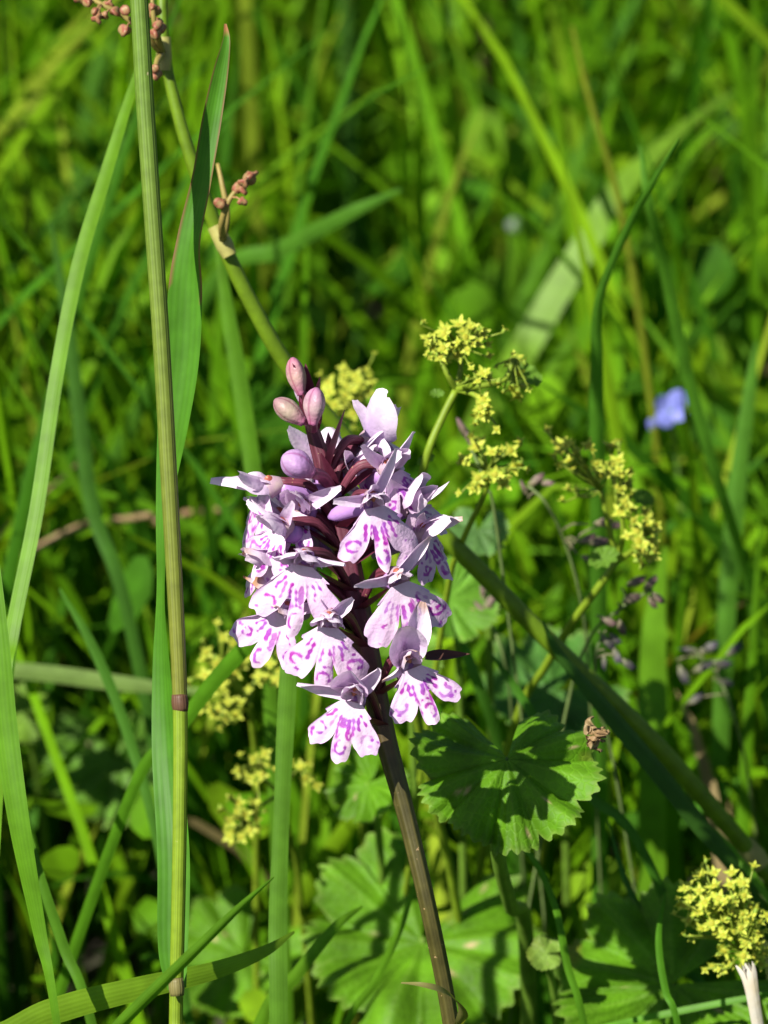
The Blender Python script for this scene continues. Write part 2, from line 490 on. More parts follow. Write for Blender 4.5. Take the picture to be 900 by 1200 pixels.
# ------------------------------------------------------------------ flowering grass stalk on the left
def culm_plant():
    pts = [(205, 1330, .99), (206, 1200, .988), (209, 1060, .986), (211, 940, .985), (211, 825, .985), (205, 690, .985), (198, 560, .985), (189, 400, .985), (178, 240, .985), (170, 120, .985), (163, 0, .985), (152, -160, .986), (140, -330, .99)]
    rad = np.array([8, 8, 8.2, 8.3, 8.6, 9.3, 9.8, 10, 10.2, 10.6, 10.4, 9.5, 8]) * S
    W = np.array([P(*p) for p in pts])
    g = W[0].copy(); g[2] = -0.006; g[0] -= 0.004
    W = np.vstack([g, W]); rad = np.concatenate([[0.0011], rad])
    sm = spline(np.column_stack([W, rad]), 90)
    root = empty('grass_stalk', g)
    tag(root, 'tall jointed grass stalk with one long twisted leaf, standing before the meadow', 'grass stalk')
    C = sm[:, :3]
    nodeP = P(211, 825, .985)
    dist = np.linalg.norm(C - nodeP, axis=1)
    V, F, UV = tube(C, sm[:, 3], n=24, ridges=0)
    below = C[:, 2] < nodeP[2]
    tt = np.clip((C[:, 2] - nodeP[2]) / 0.075, 0, 1)[:, None]
    up_c = np.array([0.15, 0.165, 0.02]) * (1 - tt) + np.array([0.105, 0.185, 0.022]) * tt
    lo_c = np.array([0.17, 0.26, 0.014])
    cc = np.where(below[:, None], lo_c, up_c)
    mk('culm', V, F, M['culm'], root, np.repeat(cc, 24, 0), UV)
    # swollen joints
    for q, (x, y) in enumerate([(211, 825), (207, 1158)]):
        c = P(x, y, .985); ax = nrm(P(x - 3, y - 40, .985) - c)
        pp = [c + ax * s for s in (-.0011, -.0006, -.0001, .0004, .0009, .0014)]
        V, F, UV = tube(pp, np.array([8.4, 9.2, 10.0, 9.9, 9.4, 8.9]) * S * (1 if q == 0 else .93), n=20)
        mk('joint', V, F, M['culm'], root, np.tile([0.11, 0.055, 0.03] if q == 0 else [0.17, 0.15, 0.05], (len(V), 1)), UV)
    # leaf
    lp = [(208, 1160, .990), (204, 1110, .993), (205, 1000, .996), (197, 880, .999), (192, 780, 1.0), (191, 690, 1.0), (194, 600, 1.0), (205, 500, .999), (215, 420, .998), (219, 340, .997), (224, 280, .996), (237, 210, .996), (248, 140, .996), (258, 85, .996), (265, 48, .996), (264, 28, .997)]
    lw = [22, 36, 40, 38, 30, 22, 26, 40, 43, 42, 34, 24, 23, 18, 9, 3]
    rl = [-0.1, -0.2, -0.3, -0.5, -0.8, -1.1, -0.8, -0.45, -0.3, -0.3, -0.6, -0.2, 0.1, 0.2, 0.2, 0.2]
    A = np.array([P(*p) for p in lp])
    sm = spline(np.column_stack([A, np.array(lw) * S, rl]), 90)
    C = sm[:, :3]; w = np.maximum(sm[:, 3], 0.0002)
    tan = np.gradient(C, axis=0); tan /= np.linalg.norm(tan, axis=1)[:, None]
    nor = []
    for i in range(90):
        b0 = nrm(TOCAM - tan[i] * (TOCAM @ tan[i])); b = np.cross(tan[i], b0); a = sm[i, 4]
        nor.append(b0 * math.cos(a) + b * math.sin(a))
    V, F, UV = ribbon(C, w, np.array(nor), fold=0.16, nw=9, curl=0.12)
    cc = np.tile([0.065, 0.20, 0.012], (len(V), 1))
    e = (np.abs(UV[:, 0] - 0.5) > 0.49) & (V[:, 2] > P(220, 330, 1)[2])
    cc[e] = [0.22, 0.10, 0.05]
    tipk = np.repeat(np.clip((np.linspace(0, 1, 90) - 0.945) / 0.03, 0, 1), 9)[:, None]
    cc = cc * (1 - tipk) + np.array([0.38, 0.16, 0.07]) * tipk
    mk('leaf', V, F, M['blade'], root, cc, UV)
culm_plant()

# ------------------------------------------------------------------ orchid
def tepal(origin, X, Y, Z, L, W, dirn, normal, bend=0.2, cup=0.25, c0=(0.62, 0.44, 0.74), c1=(0.78, 0.66, 0.84), rnd=None, tw=0.0, pointy=0.8):
    """A sepal or petal in the flower frame X (right), Y (out of the flower), Z (up); lengths in mm."""
    nt, ns = 15, 9
    dirn = nrm(dirn); normal = nrm(np.asarray(normal) - dirn * (np.asarray(normal) @ dirn)); lat = np.cross(dirn, normal)
    V, cc = [], []
    s = np.linspace(-1, 1, ns)
    ph = rnd.uniform(0, 6)
    for i in range(nt):
        t = i / (nt - 1)
        w = W / 2 * (math.sin(math.pi * min(1, (t * 0.93 + 0.05)) ** pointy)) ** 0.55
        if i == nt - 1: w = 0.30 + 0.05 * W
        c = dirn * L * t + normal * bend * L * t * t
        a = tw * t
        la = lat * math.cos(a) + normal * math.sin(a)
        no = normal * math.cos(a) - lat * math.sin(a)
        for sj in s:
            wob = 0.16 * math.sin(3 * sj + 5 * t + ph) + 0.16 * abs(sj) * math.sin(11 * t + ph + 2 * sj) + 0.06 * math.sin(9 * t + ph + sj)
            p = c + la * w * sj + no * (cup * w * sj * sj + wob * W * 0.22 - 0.06 * w * math.cos(sj * 9))
            V.append(origin + 0.001 * (X * p[0] + Y * p[1] + Z * p[2]))
            k = min(1, t * 0.9 + 0.25 * abs(sj)) + rnd.normal(0, 0.02)
            vein = 0.10 * (math.cos(sj * 10) > 0.8)
            cc.append(np.array(c0) * (1 - k) + np.array(c1) * k - vein * np.array([.3, .45, .15]))
    return np.array(V), grid_faces(nt, ns), np.clip(np.array(cc), 0.01, 1)

def lobe(t, p=2.6, q=0.62):
    return np.where(np.abs(t) < 1, np.clip(1 - np.abs(t) ** p, 0, 1) ** q, 0)

def lip_mesh(origin, X, Y, Z, L, rnd, hang=0.32, back=0.045, spread=1.0, asym=(1, 1), midw=17):
    nth, nr = 112, 52
    th = np.linspace(-64, 64, nth)
    so = rnd.uniform(32, 38, 2); sw = rnd.uniform(18, 22, 2); midw = midw * rnd.uniform(.78, .95)
    mid = 0.47 + 0.53 * rnd.uniform(.92, 1.06) * lobe(th / midw, 2.4)
    ls = 0.47 + 0.46 * asym[0] * lobe((th + so[0]) / sw[0], 2.6)
    rs = 0.47 + 0.46 * asym[1] * lobe((th - so[1]) / sw[1], 2.6)
    Rt = np.maximum(np.maximum(mid, ls), rs)
    Rt = np.where(np.abs(th) > 52, Rt * (1 - 0.12 * ((np.clip(np.abs(th), 52, 99) - 52) / 12) ** 1.2), Rt)
    ph = rnd.uniform(0, 6, 4)
    cren = 0.022 * np.sin(np.radians(th) * 26 + ph[0]) + 0.011 * np.sin(np.radians(th) * 47 + ph[1]) + 0.02 * np.sin(np.radians(th) * 9 + ph[2])
    Rt = (Rt + cren) * L
    rho = np.linspace(0, 1, nr)
    thr = np.radians(th) * spread
    A = Rt[:, None] * rho[None] * np.sin(thr)[:, None] + (1.4 * (th / 64))[:, None] * (1 - rho[None])
    B = Rt[:, None] * rho[None] * np.cos(thr)[:, None]
    nn = -back * A * A * np.sign(1) * (1 + 0.25 * np.sin(ph[3])) + 0.10 * B - 0.012 * B * B
    nn += 0.16 * np.sin(A * 1.3 + ph[0]) * np.sin(B * 0.9 + ph[1]) + 0.30 * np.exp(-(A / 1.1) ** 2) * np.clip(B / L, 0, 1)
    nn += 0.09 * np.sin(np.radians(th) * 21 + ph[2])[:, None] * rho[None] ** 3 * L * 0.2
    nn += (rnd.uniform(-.9, 1.1) * (th < -18) + rnd.uniform(-.9, 1.1) * (th > 18))[:, None] * rho[None] ** 2 * np.clip((np.abs(th) - 18) / 20, 0, 1)[:, None]
    nn += rnd.uniform(-1.0, .8) * (np.clip(1 - np.abs(th) / 18, 0, 1))[:, None] * rho[None] ** 3
    D = nrm([0, hang, -1]); Nn = nrm([0, 1, hang])
    p = A[..., None] * np.array([1, 0, 0]) + B[..., None] * D + nn[..., None] * Nn + np.array([0, 1.2, -0.9])
    V = origin + 0.001 * (p[..., 0:1] * X + p[..., 1:2] * Y + p[..., 2:3] * Z)
    # pigment loops, strokes and dots, in the lip's own plane
    a, b = A.ravel(), B.ravel()
    mask = np.zeros(len(a))
    def pol(t_, r_): return np.array([math.sin(R(t_ * .76) * spread) * r_ * L, math.cos(R(t_ * .76) * spread) * r_ * L])
    wig = 0.09 * np.sin(a * 5.1 + ph[0]) + 0.09 * np.sin(b * 6.3 + ph[1])
    strength = [1.0]
    def stroke(pts, hw):
        nonlocal mask
        dmin = np.full(len(a), 1e9)
        for q in range(len(pts) - 1):
            p0, p1 = pts[q], pts[q + 1]
            e = p1 - p0; l2 = max(e @ e, 1e-9)
            t = np.clip(((a - p0[0]) * e[0] + (b - p0[1]) * e[1]) / l2, 0, 1)
            dmin = np.minimum(dmin, np.hypot(a - p0[0] - t * e[0], b - p0[1] - t * e[1]))
        mask = np.maximum(mask, strength[0] * np.clip((hw + 0.07 - dmin - wig * 0.9) / 0.13, 0, 1))
    j = lambda s=1.0: rnd.normal(0, s)
    full = stroke
    def stroke(pts, hw, p=0.88):
        strength[0] = rnd.choice([1.0, .95, .8, .55], p=[.55, .25, .15, .05])
        if rnd.random() < p: full(pts, hw * rnd.uniform(.75, 1.55))
    for sgn in (-1, 1):
        stroke([pol(sgn * 11 + j(3), .33), pol(sgn * 9 + j(3), .48 + j(.04))], 0.24 + 0.08 * rnd.random())
        stroke([pol(sgn * 28, .28), pol(sgn * 24 + j(2), .36), pol(sgn * 21 + j(2), .50), pol(sgn * 13, .60 + j(.02)), pol(sgn * 7, .56)], 0.17)
        stroke([pol(sgn * 47, .30), pol(sgn * 42 + j(2), .38), pol(sgn * 37 + j(2), .52 + j(.03))], 0.17)
        stroke([pol(sgn * 62, .28), pol(sgn * 58 + j(2), .46)], 0.13)
        c = pol(sgn * 49 + j(2), .68); r0 = (.095 + .02 * rnd.random()) * L
        a0 = rnd.uniform(0, 6.28); ext = rnd.uniform(2.4, 5.2)
        stroke([c + r0 * np.array([math.sin(a0 + ext * q / 9), .8 * math.cos(a0 + ext * q / 9)]) for q in range(10)], 0.16)
    c = pol(j(2), .76); r0 = .095 * L; a0 = rnd.uniform(0, 6.28); ext = rnd.uniform(2.8, 5.5)
    stroke([c + r0 * np.array([.9 * math.sin(a0 + ext * q / 9), 1.2 * math.cos(a0 + ext * q / 9)]) for q in range(10)], 0.15)
    for q in range(int(rnd.integers(8, 20))):
        t_ = rnd.choice([-50, 0, 50]) + rnd.normal(0, 9); r_ = rnd.uniform(.55, .92)
        c = pol(t_, r_)
        stroke([c, c + rnd.normal(0, .22, 2)], rnd.uniform(0.07, 0.19))
    mask *= np.clip((1.0 - np.tile(rho, nth)) / 0.05, 0, 1)
    edge = np.clip(np.tile(rho, nth), 0, 1)[:, None]
    side = np.clip(np.abs(np.repeat(th, nr)) / 64, 0, 1)[:, None]
    basec = np.array([0.70, 0.535, 0.665]) * (1 - 0.75 * edge ** 2 * side) + np.array([0.54, 0.34, 0.62]) * 0.75 * edge ** 2 * side
    blot = (0.5 + 0.5 * np.sin(a * 1.1 + ph[2]) * np.sin(b * 1.0 + ph[3]))[:, None]
    basec = basec * (1 - 0.35 * blot) + np.array([0.56, 0.36, 0.64]) * 0.35 * blot
    tone = (0.55 + 0.45 * np.sin(a * 0.9 + ph[1]) * np.cos(b * 1.2))[:, None]
    mk_c = np.array([0.33, 0.015, 0.31]) * tone + np.array([0.30, 0.08, 0.44]) * (1 - tone)
    cc = basec * (1 - mask[:, None]) + mk_c * mask[:, None]
    return V.reshape(-1, 3), grid_faces(nth, nr), cc

def ellipsoid(c, ax, rx, rz, n=12, m=9, prof=None):
    """Solid of revolution about ax, half length rz, radius rx, profile of t in 0..1."""
    ax = nrm(ax); pts, rad = [], []
    for i in range(m):
        t = i / (m - 1)
        pts.append(c + ax * rz * (2 * t - 1))
        rad.append(rx * (prof(t) if prof else math.sqrt(max(0.0006, 1 - (2 * t - 1) ** 2))))
    return tube(pts, rad, n=n)

STEM = [(560, 1380, 1.012), (543, 1280, 1.008), (532, 1220, 1.005), (520, 1150, 1.003), (500, 1055, 1.0), (476, 955, 1.0), (450, 858, 1.0), (431, 770, 1.0), (413, 685, 1.0), (397, 605, 1.0), (380, 548, 1.0), (366, 502, 1.0), (357, 472, 1.0), (351, 448, 1.0)]
STEMW = [22, 21, 20, 19.5, 20, 21.5, 26, 30, 31, 28, 22, 16, 11, 5]
stemW = np.array([P(*p) for p in STEM])
_g = stemW[0].copy(); _g[2] = -0.006; _g[0] += 0.012; _g[1] -= 0.004
stem_s = spline(np.column_stack([np.vstack([_g, stemW]), np.concatenate([[0.0032], np.array(STEMW) * S])]), 110)
orchid = empty('orchid', _g)
tag(orchid, 'pink and white spotted orchid spike with purple-looped lips on a dark stem', 'orchid')

def stem_at_py(py):
    x, y, d = project(stem_s[:, :3])
    i = int(np.argmin(np.abs(y - py)))
    return stem_s[i, :3]

def build_stem():
    V, F, UV = tube(stem_s[:, :3], stem_s[:, 3] / 2, n=18, ridges=7, ridge=0.03)
    z = V[:, 2]
    z0, z1 = P(450, 900, 1)[2], P(397, 690, 1)[2]
    k = np.clip((z - z0) / (z1 - z0), 0, 1)[:, None]
    cc = np.array([0.052, 0.046, 0.010]) * (1 - k) + np.array([0.085, 0.018, 0.032]) * k
    mk('stem', V, F, M['ostem'], orchid, cc, UV)
build_stem()

def flower(px, py, yaw, pitch=0, roll=0, d=None, L=9.7, seed=0, hang=0.32, back=0.045, sep=9.0, sepdir=0.7, sepfwd=0.05, spur_dir=(0, -0.85, -0.5), spurL=8.5, hood=1.0, asym=(1, 1), tint=None, stem_py=None, sl=None, sr=None, dors=(5.5, 4.6), dd=(0, 0.62, 0.75), pet=(5.2, 3.2), midw=17, bract=True, lip=True, open_=1.0, brown=0.0, spread=1.0):
    rnd = np.random.default_rng(100 + seed)
    y_ = R(yaw)
    if d is None: d = 1.0 - 0.0095 * math.cos(y_)
    O = P(px, py, d)
    # flower frame in the world: Y out of the flower, X its right as seen, Z up
    Y = np.array([math.sin(y_), -math.cos(y_), 0.0])
    Z = np.array([0, 0, 1.0]); X = np.cross(Z, Y)
    X = np.array([math.cos(y_), math.sin(y_), 0.0])
    p_ = R(pitch)
    Y, Z = Y * math.cos(p_) + Z * math.sin(p_), Z * math.cos(p_) - Y * math.sin(p_)
    r_ = R(roll)
    X, Z = X * math.cos(r_) - Z * math.sin(r_), Z * math.cos(r_) + X * math.sin(r_)
    f = empty('flower', O, orchid)
    c0 = np.array([0.62, 0.42, 0.66]) if tint is None else np.array(tint)
    c1 = np.array([0.77, 0.66, 0.77])
    if lip:
        V, F, cc = lip_mesh(O, X, Y, Z, L, rnd, hang, back, spread, asym, midw)
        mk('lip', V, F, M['lip'], f, cc)
    def T(name, *a, **k):
        k.setdefault('c0', c0); k.setdefault('c1', c1)
        V, F, cc = tepal(O, X, Y, Z, *a, rnd=rnd, **k)
        if brown:
            kk = (rnd.random() * brown)
            tipk = np.clip((np.repeat(np.linspace(0, 1, 15), 9) - 0.75) / 0.2, 0, 1)[:, None] * kk
            cc = cc * (1 - tipk) + np.array([0.45, 0.24, 0.10]) * tipk
        mk(name, V, F, M['tepal'], f, cc)
    for sgn, sp in ((-1, sl), (1, sr)):
        dr, sL, sW, sb = sp if sp else ((sgn * 0.75 * open_, sepfwd - 0.15, sepdir), sep * 0.85, 3.2, -0.1)
        T('lateral_sepal', sL * rnd.uniform(1.0, 1.2), sW * rnd.uniform(.72, .92), np.array(dr) + rnd.normal(0, 0.05, 3), (0.1 * sgn, 1, -0.3), bend=sb + rnd.normal(0, .12), cup=0.55, tw=sgn * rnd.uniform(-.5, 1.1))
    T('dorsal_sepal', dors[0] * 1.08, dors[1] * 1.05, dd, (0, 1, -0.45), bend=0.38, cup=0.6)
    for sgn in (-1, 1):
        T('petal', pet[0] * rnd.uniform(.9, 1.1), pet[1], np.array((sgn * 0.34, 0.62, 0.66)) + rnd.normal(0, 0.07, 3), (-sgn * 0.45, 1, -0.35), bend=0.42, cup=0.5, tw=-sgn * rnd.uniform(.1, .6))
    # column, throat, spur, ovary
    def loc(p): return O + 0.001 * (X * p[0] + Y * p[1] + Z * p[2])
    V, F, UV = tube([loc((0, -1.4, -0.2)), loc((0, -0.7, -0.1)), loc((0, 0.2, -0.1)), loc((0, 0.8, -0.35)), loc((0, 1.2, -0.55))], np.array([0.7, 1.2, 1.5, 1.6, 1.62]) * 0.001, n=16, caps=False)
    mk('throat', V, F, M['throat'], f)
    V, F, UV = ellipsoid(loc((0, 0.7, 0.75)), loc((0, 0.75, 1)) - loc((0, 0, 0)), 0.00062, 0.0011)
    V2, F2, UV2 = ellipsoid(loc((0.0, 1.3, 0.55)), loc((0, 0.55, 1)) - loc((0, 0, 0)), 0.0003, 0.0008, n=8, m=7)
    V, F, UV = merge([(V, F, UV), (V2, F2, UV2)])
    mk('column', V, F, M['column'], f)
    sd = nrm(spur_dir)
    q = []
    for i in range(9):
        t = i / 8
        q.append(loc(np.array([0, -0.6, -0.9]) + sd * spurL * t + np.array([0, 0, -0.6]) * (t * t)))
    V, F, UV = tube(q, np.array([1.55, 1.6, 1.5, 1.38, 1.28, 1.2, 1.12, 0.92, 0.35]) * 0.001, n=14)
    mk('spur', V, F, M['spur'], f)
    A = stem_at_py(min(stem_py or 9999, py + 42))
    B = loc((0, -0.8, 0.4))
    mid = (A + B) / 2 + np.array([0, 0, 0.0025])
    q = spline([A, mid, B], 12)
    V, F, UV = tube(q, np.array([.5, .52, .55, .58, .62, .65, .68, .7, .7, .7, .68, .65]) * 0.001, n=14, ridges=3, ridge=0.14)
    mk('ovary', V, F, M['ostem'], f, np.tile([0.11, 0.024, 0.04], (len(V), 1)), UV)
    if bract:
        out = nrm((B - A) * np.array([1, 1, 0.15]))
        make_bract(A, out, 10.5, rnd)
    return f

def make_bract(A, out, L, rnd, up=0.55, W=3.0, color=(0.12, 0.022, 0.045), green=0.0):
    dirn = nrm(out + np.array([0, 0, up + rnd.normal(0, .12)]))
    n = 14
    C = [A + dirn * L * 0.001 * t + np.array([0, 0, 1]) * 0.0016 * t * t - out * 0.001 * t for t in np.linspace(0, 1, n)]
    w = [W * 0.001 * (math.sin(math.pi * min(1, 0.12 + 0.88 * t) ** 0.75)) ** 0.9 + 0.0001 for t in np.linspace(0, 1, n)]
    nor = np.tile(nrm(np.array([0, 0, 1.0]) - out * 0.4), (n, 1))
    V, F, UV = ribbon(np.array(C), w, nor, fold=0.45, nw=7)
    cc = np.tile(color, (len(V), 1)) * (1 - green) + np.array([0.12, 0.18, 0.02]) * green
    mk('bract', V, F, M['bract'], orchid, cc, UV)

def bud(px, py, d, ang, L, W, c_tip=(0.66, 0.36, 0.46), c_mid=(0.66, 0.54, 0.42), lean=0.0, stem_py=500):
    """Closed bud: pear-shaped, three-seamed; ang in the picture plane from vertical, positive to the right."""
    c = P(px, py, d)
    ax = nrm(UP * math.cos(R(ang)) + RIGHT * math.sin(R(ang)) - FWD * lean)
    n, m = 24, 18
    b = empty('bud', c - ax * L * 0.0005, orchid)
    t = np.linspace(0, 1, m)
    prof = np.where(t < 0.55, 0.42 + 0.58 * np.sin(np.clip(t / 0.55, 0, 1) * math.pi / 2) ** 1.3, np.clip(1 - ((t - 0.55) / 0.46) ** 2.0, 0.03, 1) ** 0.62)
    pts = [c + ax * L * 0.001 * (ti - 0.5) for ti in t]
    V, F, UV = tube(pts, prof * W * 0.0005, n=n, ridges=3, ridge=0.12)
    k = np.repeat(t, n)[:, None]
    base = np.array([0.42, 0.12, 0.26])
    cc = np.where(k < 0.45, base * (1 - k / 0.45) + np.array(c_mid) * k / 0.45, np.array(c_mid) * (1 - (k - 0.45) / 0.55) + np.array(c_tip) * (k - 0.45) / 0.55)
    seam = (np.cos(np.tile(np.arange(n) / n * 2 * math.pi, m) * 3) < -0.8)[:, None]
    cc = np.where(seam, cc * np.array([.75, .45, .6]), cc)
    mk('sepals', V, F, M['bud'], b, cc, UV)
    A = stem_at_py(stem_py)
    q = spline([A, (A + c - ax * L * .0005) / 2 + np.array([0, 0, .0008]), c - ax * L * .0005 + ax * 0.0004], 9)
    V, F, UV = tube(q, np.linspace(1.0, 0.85, 9) * W / 4.2 * 0.001, n=12)
    mk('ovary', V, F, M['ostem'], b, np.tile([0.26, 0.06, 0.12], (len(V), 1)), UV)
    make_bract(A, nrm(np.array([c[0] - A[0], c[1] - A[1] - 1e-4, 0]) + 1e-6), 6.5, np.random.default_rng(int(px)), up=1.6, W=2.6)

# top buds
bud(348, 441, 0.997, -14, 5.6, 2.7, (0.42, 0.15, 0.24), (0.46, 0.30, 0.27), stem_py=474)
bud(339, 482, 0.993, -52, 5.4, 3.0, (0.38, 0.21, 0.24), (0.44, 0.35, 0.27), stem_py=502)
bud(369, 476, 0.992, 5, 5.4, 3.1, (0.38, 0.17, 0.30), (0.44, 0.31, 0.33), lean=0.2, stem_py=505)
bud(356, 460, 1.003, -16, 5.8, 2.4, (0.56, 0.42, 0.58), (0.52, 0.38, 0.52), stem_py=488)
bud(349, 545, 0.990, -60, 5.2, 4.0, (0.46, 0.30, 0.52), (0.40, 0.22, 0.46), lean=0.25, stem_py=575)

# opened flowers, top to bottom
flower(431, 514, 112, pitch=25, roll=-22, d=1.003, L=7.6, seed=2, spur_dir=(0, -0.75, -0.8), spurL=9.5, dors=(8.5, 7.0), dd=(-.1, .15, 1), pet=(6, 3.4), sl=((-.9, .2, .3), 6.5, 3.2, -.1), sr=((.5, .3, .6), 6, 3, -.1), stem_py=590, open_=.6, tint=(.46, .32, .58))
flower(322, 568, -74, pitch=2, roll=6, d=0.995, L=10.3, seed=1, spur_dir=(0, -0.98, -0.14), spurL=9.5, back=0.07, stem_py=610, sl=((-.35, .95, .25), 7.6, 3.6, .05), sr=((.35, .95, .50), 7.8, 3.4, .0), dors=(6, 4), dd=(0, .85, .6), pet=(5, 2.8))
flower(383, 548, 176, d=1.010, pitch=10, L=8.2, seed=3, stem_py=600, sl=((-.7, 0, .8), 8, 4, 0), sr=((.55, 0, .9), 8, 4, 0))
flower(350, 602, -130, d=1.008, L=8.7, seed=4, stem_py=650, sl=((-.8, .2, .5), 7, 4, 0))
flower(474, 590, 58, d=0.999, pitch=6, roll=-14, L=9.3, seed=5, stem_py=640, sl=((-.35, -.1, .95), 5.5, 4, .1), sr=((.25, .95, .38), 7.2, 3.2, -.05), dors=(6, 4.8), dd=(.1, .25, .95), pet=(5.6, 3.6), back=.06)
flower(436, 584, 12, pitch=4, roll=-6, d=0.989, L=9.3, seed=6, stem_py=640, spur_dir=(-0.85, -0.45, -0.28), spurL=7.0, sl=((-.95, .15, .25), 5.6, 2.6, .1), sr=((.55, 0, .95), 7.4, 2.6, .05), dors=(4.6, 4.4), midw=12, back=.055)
flower(322, 652, -50, d=0.996, L=7.9, seed=7, brown=1.0, stem_py=690, sl=((-.9, .5, -.1), 5, 2.4, 0), sr=((.5, .3, .5), 5, 3, 0), back=.06)
flower(357, 652, -10, pitch=2, roll=5, d=0.988, L=10.7, seed=8, stem_py=700, sr=((.95, .2, .28), 6.2, 3.0, .1), sl=((-.75, .5, .3), 5.5, 3.4, .2), dors=(5.4, 6.0), pet=(4.6, 3.4), midw=13, back=.05)
flower(338, 712, -32, pitch=0, roll=20, d=0.9925, L=9.1, seed=9, brown=0.9, stem_py=760, sl=((-.8, .3, .2), 4.6, 2.4, 0), sr=((.6, -.2, .6), 4.5, 3, 0), pet=(4, 2.6), dors=(4, 3.5), asym=(1.1, .8))
flower(464, 674, 20, pitch=0, roll=-10, d=0.990, L=10.3, seed=10, brown=0.7, stem_py=740, back=0.035, sl=((-.92, .25, .22), 5.8, 2.4, .1), sr=((.8, -.1, .55), 6.2, 3.0, 0), dors=(3.8, 3.6), pet=(4.2, 2.6))
flower(386, 724, -6, pitch=-2, roll=4, d=0.988, L=10.0, seed=11, stem_py=780, back=0.075, sl=((-.5, -.5, .5), 4, 3, 0), sr=((.5, -.5, .5), 4, 3, 0), dors=(4.2, 4.8), pet=(4.0, 3.2), midw=14)
flower(478, 774, 18, pitch=10, roll=-14, d=0.991, L=8.5, seed=12, brown=0.8, stem_py=840, back=0.03, sl=((-.95, .3, -.15), 4.6, 2.4, 0), sr=((.6, -.3, .95), 8.6, 4.4, 0), dors=(6.4, 5.6), dd=(0, .1, 1), pet=(5.6, 3.2))
flower(416, 812, -12, pitch=6, roll=10, d=0.989, L=8.8, seed=13, stem_py=868, sl=((-1, .1, .05), 7.8, 3.8, .05), sr=((.35, .1, .9), 5.4, 3.6, .1), dors=(5.2, 5.2), dd=(-.2, .25, .9), pet=(5.2, 3.6))
flower(334, 616, -46, pitch=6, roll=10, d=0.993, L=7.0, seed=21, stem_py=660, sl=((-.8, .5, .35), 5.5, 2.4, .1), sr=((.4, .2, .9), 5.5, 2.6, .1), back=.06)
flower(452, 548, 40, pitch=14, roll=-12, d=0.997, L=6.6, seed=23, stem_py=590, sl=((-.5, .2, .9), 6, 2.6, .1), sr=((.6, .6, .6), 6.5, 2.4, .1))
flower(490, 622, 66, pitch=4, roll=-8, d=1.000, L=7.2, seed=24, stem_py=690, sl=((-.4, .2, .9), 5, 2.6, .1), sr=((.3, .9, .4), 6, 2.4, .1), brown=.8)
flower(356, 592, -30, pitch=16, roll=6, d=0.9965, L=6.8, seed=31, stem_py=630, sl=((-.8, .5, .3), 6, 2.8, .1), sr=((.75, .3, .6), 6, 2.8, .1), bract=False, dors=(5.5, 4.6), pet=(5, 3.2))
flower(412, 548, 60, pitch=20, roll=-10, d=1.002, L=7.0, seed=32, stem_py=580, sl=((-.6, .3, .8), 6.5, 3, .1), sr=((.6, .5, .7), 7, 3, .1), bract=False)
flower(334, 606, -84, pitch=6, roll=4, d=0.999, L=7.4, seed=33, stem_py=640, sl=((-.4, .8, .3), 6, 2.6, .1), sr=((.4, .7, .6), 6, 2.6, .1), bract=False)
flower(340, 690, -70, pitch=0, roll=10, d=0.999, L=7.2, seed=35, stem_py=720, sl=((-.4, .8, .2), 6, 2.2, .1), sr=((.4, .5, .6), 5, 2.4, .1), brown=1, bract=False)
# extra dark bracts standing clear of the spike
_r = np.random.default_rng(5)
make_bract(stem_at_py(560), nrm(np.array([0.8, -0.5, 0])), 11, _r, up=2.6, W=2.6)
make_bract(P(498, 772, .999), nrm(np.array([0.95, -0.1, 0])), 7.5, _r, up=0.1, W=3.2, color=(0.07, 0.03, 0.02))
make_bract(stem_at_py(505), nrm(np.array([0.5, -0.5, 0])), 8, _r, up=3.0, W=2.4)

def stem_leaflet():
    pts = [(470, 1152, 0.990), (492, 1154, 0.988), (515, 1160, 0.989), (533, 1172, 0.993), (542, 1188, 0.999), (536, 1208, 1.004), (528, 1222, 1.006)][::-1]
    W = np.array([P(*p) for p in pts]); sm = spline(W, 26)
    w = np.interp(np.linspace(0, 1, 26), [0, .2, .7, 1], [0.0016, 0.0017, 0.0012, 0.0003])
    V, F, UV = ribbon(sm, w, np.tile(nrm([0.1, -0.4, 1]), (26, 1)), fold=0.3, nw=5)
    o = mk('bract', V, F, M['blade'], orchid, np.tile([0.20, 0.19, 0.06], (len(V), 1)), UV)
    o["label"] = "thin pale leaflet curling round the lower stem"
stem_leaflet()

